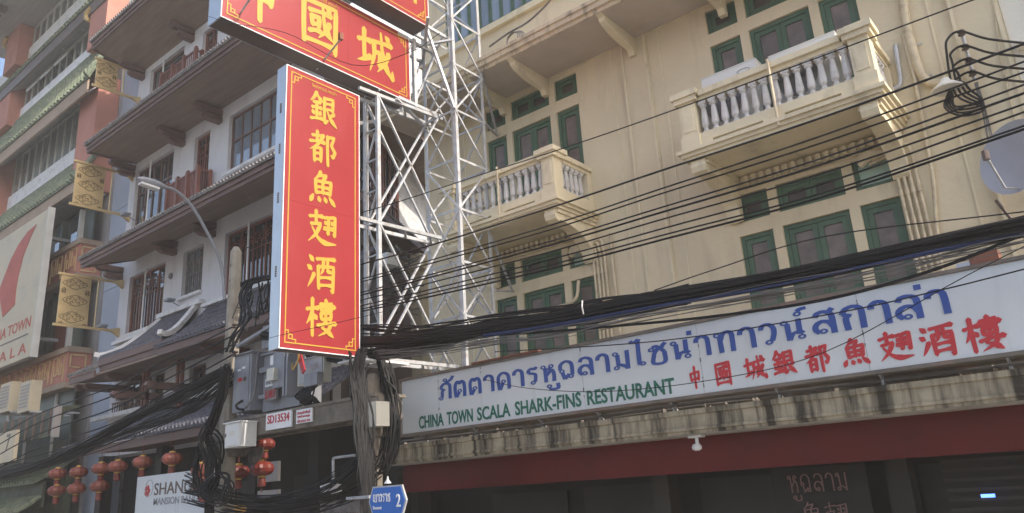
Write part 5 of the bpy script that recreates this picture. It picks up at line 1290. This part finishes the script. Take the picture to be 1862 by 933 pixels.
# ------------------------------------------------------------------ overhead wires
K = 1.117
random.seed(31)
def wire(pxs, Y, r, label, cat='wire', m=black, group=None, k=6, name='overhead_wire'):
    pts = smooth([at(x, y, Y) for x, y in pxs], k)
    return tag(MB().tube(pts, r, 6).build(name, m, None), label, cat, group)
gW = 'wires crossing the cream facade'
wire([(1900, -42), (1769, 0), (1500, 100), (1200, 209), (1020, 271), (876, 317), (724, 367), (560, 415), (420, 460)], 6.2, .006, 'thin topmost wire crossing the cream facade above the balconies\' rails', group=gW)
base = [  # y at x = 1900, 1500, 1200, 1000, 780, 640
 (66, 212, 311, 378, 447, 485), (98, 245, 344, 410, 474, 512), (118, 258, 353, 418, 480, 517), (140, 286, 378, 439, 500, 536), (156, 297, 387, 446, 505, 541),
 (176, 314, 400, 458, 515, 550), (190, 333, 417, 472, 527, 560), (216, 350, 429, 482, 534, 566), (222, 357, 437, 489, 540, 570)]
names_ = ['second', 'third', 'fourth', 'fifth', 'sixth', 'seventh', 'eighth', 'ninth', 'tenth']
for i, b_ in enumerate(base):
    Yw = 6.0 + .05 * (i % 3)
    wire(list(zip((1900, 1500, 1200, 1000, 780, 640), b_)), Yw, .0075 if i % 4 else .0095, names_[i] + ' wire from the top where the wires cross the right balcony', group=gW)
# thick bundle
def bundle(name, label, pxs, Y, rad, n, m, r=(.010, .02), jitter=.5, k=5, seed=1):
    random.seed(seed); mb = MB(); base_ = [at(x, y, Y) for x, y in pxs]
    for c in range(n):
        a = random.uniform(0, 6.28); q = rad * math.sqrt(random.random()); off = V((0, math.cos(a) * q, math.sin(a) * q)); pts = []
        for p in base_: pts.append(p + off + V((0, random.gauss(0, rad * .25 * jitter), random.gauss(0, rad * .3 * jitter))))
        mb.tube(smooth(pts, k), random.uniform(*r), 5, cap=False)
    return tag(mb.build(name, m, None), label, 'cables', kind='stuff')
BP = [(1960, 388), (1800, 420), (1600, 464), (1400, 507), (1180, 545), (1000, 578), (880, 595), (780, 610), (690, 618), (600, 620), (480, 610)]
bundle('cable_bundle', 'thick bundle of black cables sagging across in front of the cream building', BP, 6.0, .058, 46, black, (.008, .018), .6, seed=2)
bundle('cable_bundle', 'blue cables running along the lower side of the thick black bundle', [(x, y + 15) for x, y in BP[:7]], 5.98, .012, 3, blackb, (.009, .012), .6, seed=3)
bundle('cable_bundle', 'loose grey cables hanging just under the thick black bundle', [(x, y + 26) for x, y in BP[:9]], 6.02, .05, 12, cabg, (.003, .006), 1.4, seed=4)
bundle('cable_bundle', 'messy cables behind the steel frame running left to the poles', [(1250, 533), (1080, 566), (960, 588), (860, 606), (780, 625), (700, 640), (640, 650), (560, 640)], 6.1, .075, 30, black, (.008, .016), 1.0, seed=5)
bundle('cable_bundle', 'upper strands of the cables crossing the steel frame', [(1100, 558), (900, 580), (800, 598), (720, 600), (650, 596)], 6.0, .06, 10, black, (.006, .01), 1.0, seed=6)
wire([(1862, 385), (1500, 430), (1300, 490), (1190, 528)], 6.1, .005, 'thin wire skimming just above the thick black bundle at the right', group=None)
wire([(1900, 410), (1700, 490), (1500, 545), (1300, 575), (1130, 592), (960, 606), (820, 612)], 6.0, .012, 'cable leaving the thick bundle and crossing the top of the restaurant sign')
wire([(1900, 480), (1700, 530), (1500, 573), (1200, 620), (900, 640)], 5.9, .005, 'thin wire crossing the blue Thai lettering of the restaurant sign')
wire([(1960, 400), (1760, 500), (1500, 640), (1300, 690), (1100, 712), (960, 706), (880, 690)], 6.0, .0035, 'very thin sagging wire in front of the green lettering')
for x, y in ((1060, 560),):
    p = at(x, y, 5.88); MB().tube([p + V((0, 0, -.06)), p + V((.01, -.03, 0)), p + V((0, 0, .07))], .007, 5).build('cable_tie', wirem, tag(empty('cable_tie', 'pale tie round the thick bundle near picture x %d' % x, 'cable tie', tuple(p)), None) if False else None)['label'] = {1060: 'white tie loosely knotted on the thick bundle right of the left windows', 1285: 'pale tie on the bundle between the two window groups', 1395: 'pale tie on the bundle in front of the right-hand window group', 1640: 'pale tie on the bundle near the four pipes'}[x]
for o in [q for q in bpy.data.objects if q.name.startswith('cable_tie')]: tag(o, None, 'cable tie', 'ties on the thick bundle')
# left wires from the pole
gL = 'wires running left from the left utility pole'
for i, (y0, y1, y2) in enumerate(((590, 705, 830), (606, 722, 845), (622, 745, 862), (640, 772, 885))):
    wire([(432, y0), (300, (y0 + y1) / 2 + 8), (200, y1), (60, (y1 + y2) / 2 - 10), (-60, y2)], 5.9, .012, ('topmost', 'second', 'third', 'lowest')[i] + ' of four black wires running left from the left pole', group=gL)
    p = at(426, y0 + 2, 5.85); 
    MB().lathe(p - V((0, 0, .04)), [(.02, 0), (.04, .012), (.022, .03), (.04, .05), (.02, .07)], 8).build('insulator', insul, P1)
bundle('cable_bundle', 'heavy black bundle falling left from the left pole over the tiled entrance roof', [(415, 672), (330, 718), (240, 762), (150, 812), (60, 850), (-60, 882)], 5.8, .08, 22, black, (.008, .018), .6, seed=8)
bundle('cable_bundle', 'second looser bundle below the heavy one at the left pole', [(415, 690), (340, 745), (290, 765), (200, 800), (100, 835), (-60, 868)], 5.9, .12, 18, black, (.006, .012), .9, seed=9)
bundle('cable_bundle', 'vertical cables running down the left side of the left pole', [(412, 672), (404, 715), (388, 760), (372, 800), (380, 850), (378, 950)], 5.75, .08, 22, black, (.007, .014), .9, seed=10)
bundle('cable_bundle', 'cables looping between pole and tall sign above the transformer', [(440, 520), (452, 512), (480, 506), (520, 500)], 5.8, .04, 9, black, (.010, .018), .8, seed=11)
random.seed(14); mb = MB()
for k in range(26):
    x0 = random.uniform(445, 512); y0 = 508 + random.uniform(-4, 10); x1 = x0 + random.uniform(-30, 12); 
    mb.tube(smooth([at(x0, y0, 5.8), at((x0 + x1) / 2 + random.uniform(-10, 10), y0 + random.uniform(20, 50), 5.85), at(x1, y0 + random.uniform(45, 95), 5.9)], 5), random.uniform(.006, .013), 4)
tag(mb.build('hanging_cables', black, None), 'tangle of black cables hanging above the transformer beside the left pole', 'cables', kind='stuff')
mb = MB()
for k in range(5):
    x = 446 + random.uniform(-6, 6); mb.tube(smooth([at(x + 6, 515, 5.75), at(x - 5, 540, 5.72), at(x - 3 + k * 2, 575, 5.74), at(x - 12 - k * 3, 610, 5.72), at(x - 30, 640, 5.75)], 5), .014, 5)
tag(mb.build('pole_cables', black, None), 'black cables curling down the front face of the left utility pole', 'cables', kind='stuff')
# big coil
def coil(name, label, c, Y, rx, rz, n, seed, r=(.008, .014), m=black):
    random.seed(seed); mb = MB(); c = at(*c, Y)
    for k in range(n):
        a0 = random.uniform(0, 6.28); fx, fz = random.uniform(.65, 1.05), random.uniform(.7, 1.05); ox, oz, oy = random.gauss(0, rx * .12), random.gauss(0, rz * .1), random.gauss(0, .05)
        mb.tube([c + V((ox + rx * fx * math.cos(a0 + t * 1.1), oy + .03 * math.sin(3 * t), oz + rz * fz * math.sin(a0 + t * 1.1))) for t in [i * .3 for i in range(random.randint(13, 21))]], random.uniform(*r), 4)
    return tag(mb.build(name, m, None), label, 'cable coil', kind='stuff')
coil('cable_coil', 'large tangled coil of black cables hanging left of the left pole', (372, 848), 5.8, .32, .42, 15, 15)
coil('cable_coil', 'flat coil of cables low beside the mansion sign', (398, 888), 5.7, .30, .2, 10, 16)
bundle('cable_bundle', 'upper black cables sagging low between the two utility poles', [(340, 870), (400, 898), (480, 915), (560, 900), (620, 868), (668, 820)], 5.9, .09, 16, black, (.004, .010), 1.0, seed=17)
bundle('cable_bundle', 'lower black cables sagging between the two utility poles', [(340, 900), (430, 925), (540, 922), (640, 890), (690, 850)], 6.0, .09, 14, black, (.006, .012), 1.0, seed=18)
bundle('cable_bundle', 'dense black cables hanging down the front of the right utility pole', [(655, 648), (652, 690), (658, 740), (662, 790), (668, 850), (676, 960)], 5.72, .12, 36, black, (.007, .014), .9, seed=19)
bundle('cable_bundle', 'thin strands among the cables on the right utility pole', [(662, 648), (655, 700), (664, 760), (668, 820), (672, 880), (676, 960)], 5.62, .12, 5, black, (.003, .006), 1.1, seed=20)
bundle('cable_bundle', 'cables fanning down from the steel frame to the canopy\'s left end', [(690, 640), (702, 690), (716, 740), (712, 800), (700, 850)], 6.2, .11, 24, black, (.007, .013), 1.1, seed=22)
coil('cable_coil', 'loops of cable hanging between the right pole and the restaurant sign', (708, 775), 6.3, .13, .28, 14, 23)
K = 1.
wire([(700, 566), (600, 590), (500, 612), (430, 634)], 5.1, .003, 'thin wire crossing the bottom of the tall red sign')
wire([(800, 60), (745, 95), (640, 118), (520, 60), (420, 42), (380, 30)], 4.0, .003, 'very thin wire in front of the wide red sign')
# eave cable with coil on the cream building
p = at(932, 70, 8.9)
o = empty('eave_cable', 'cable with a small coil lying on the eave of the cream building', 'cable', tuple(p))
MB().tube(smooth([at(890, 85, 8.9), at(925, 60, 8.9), at(960, 40, 8.9), at(998, 4, 8.9), at(1010, -20, 8.9)]), .018, 6).build('cable', cabg, o)
s = MB()
for k in range(5): s.tube([p + V(((.12 + .02 * k) * math.cos(a_), .02 * k, (.11 + .012 * k) * math.sin(a_))) for a_ in [i * .35 for i in range(19)]], .009, 5)
s.build('coil', cabg, o)

# ------------------------------------------------------------------ added air volume in place of a veil on window glass
hz = bpy.data.materials.new('added_veil'); hz.use_nodes = True; n_ = hz.node_tree.nodes; n_.clear()
ho = n_.new('ShaderNodeOutputMaterial'); hv = n_.new('ShaderNodeVolumePrincipled')
hv.inputs['Color'].default_value = (.95, .92, .86, 1); hv.inputs['Density'].default_value = .0034; hv.inputs['Anisotropy'].default_value = .2
hz.node_tree.links.new(hv.outputs[0], ho.inputs['Volume'])
hb = MB().box(-1520, 1520, -1520, 1520, G - 2, 26).build('added_haze', hz, None, 'stuff')

# ------------------------------------------------------------------ put street level at z = 0
for o in list(bpy.data.objects):
    if o.parent is None and o.name in C.objects: o.location.z += 2.5
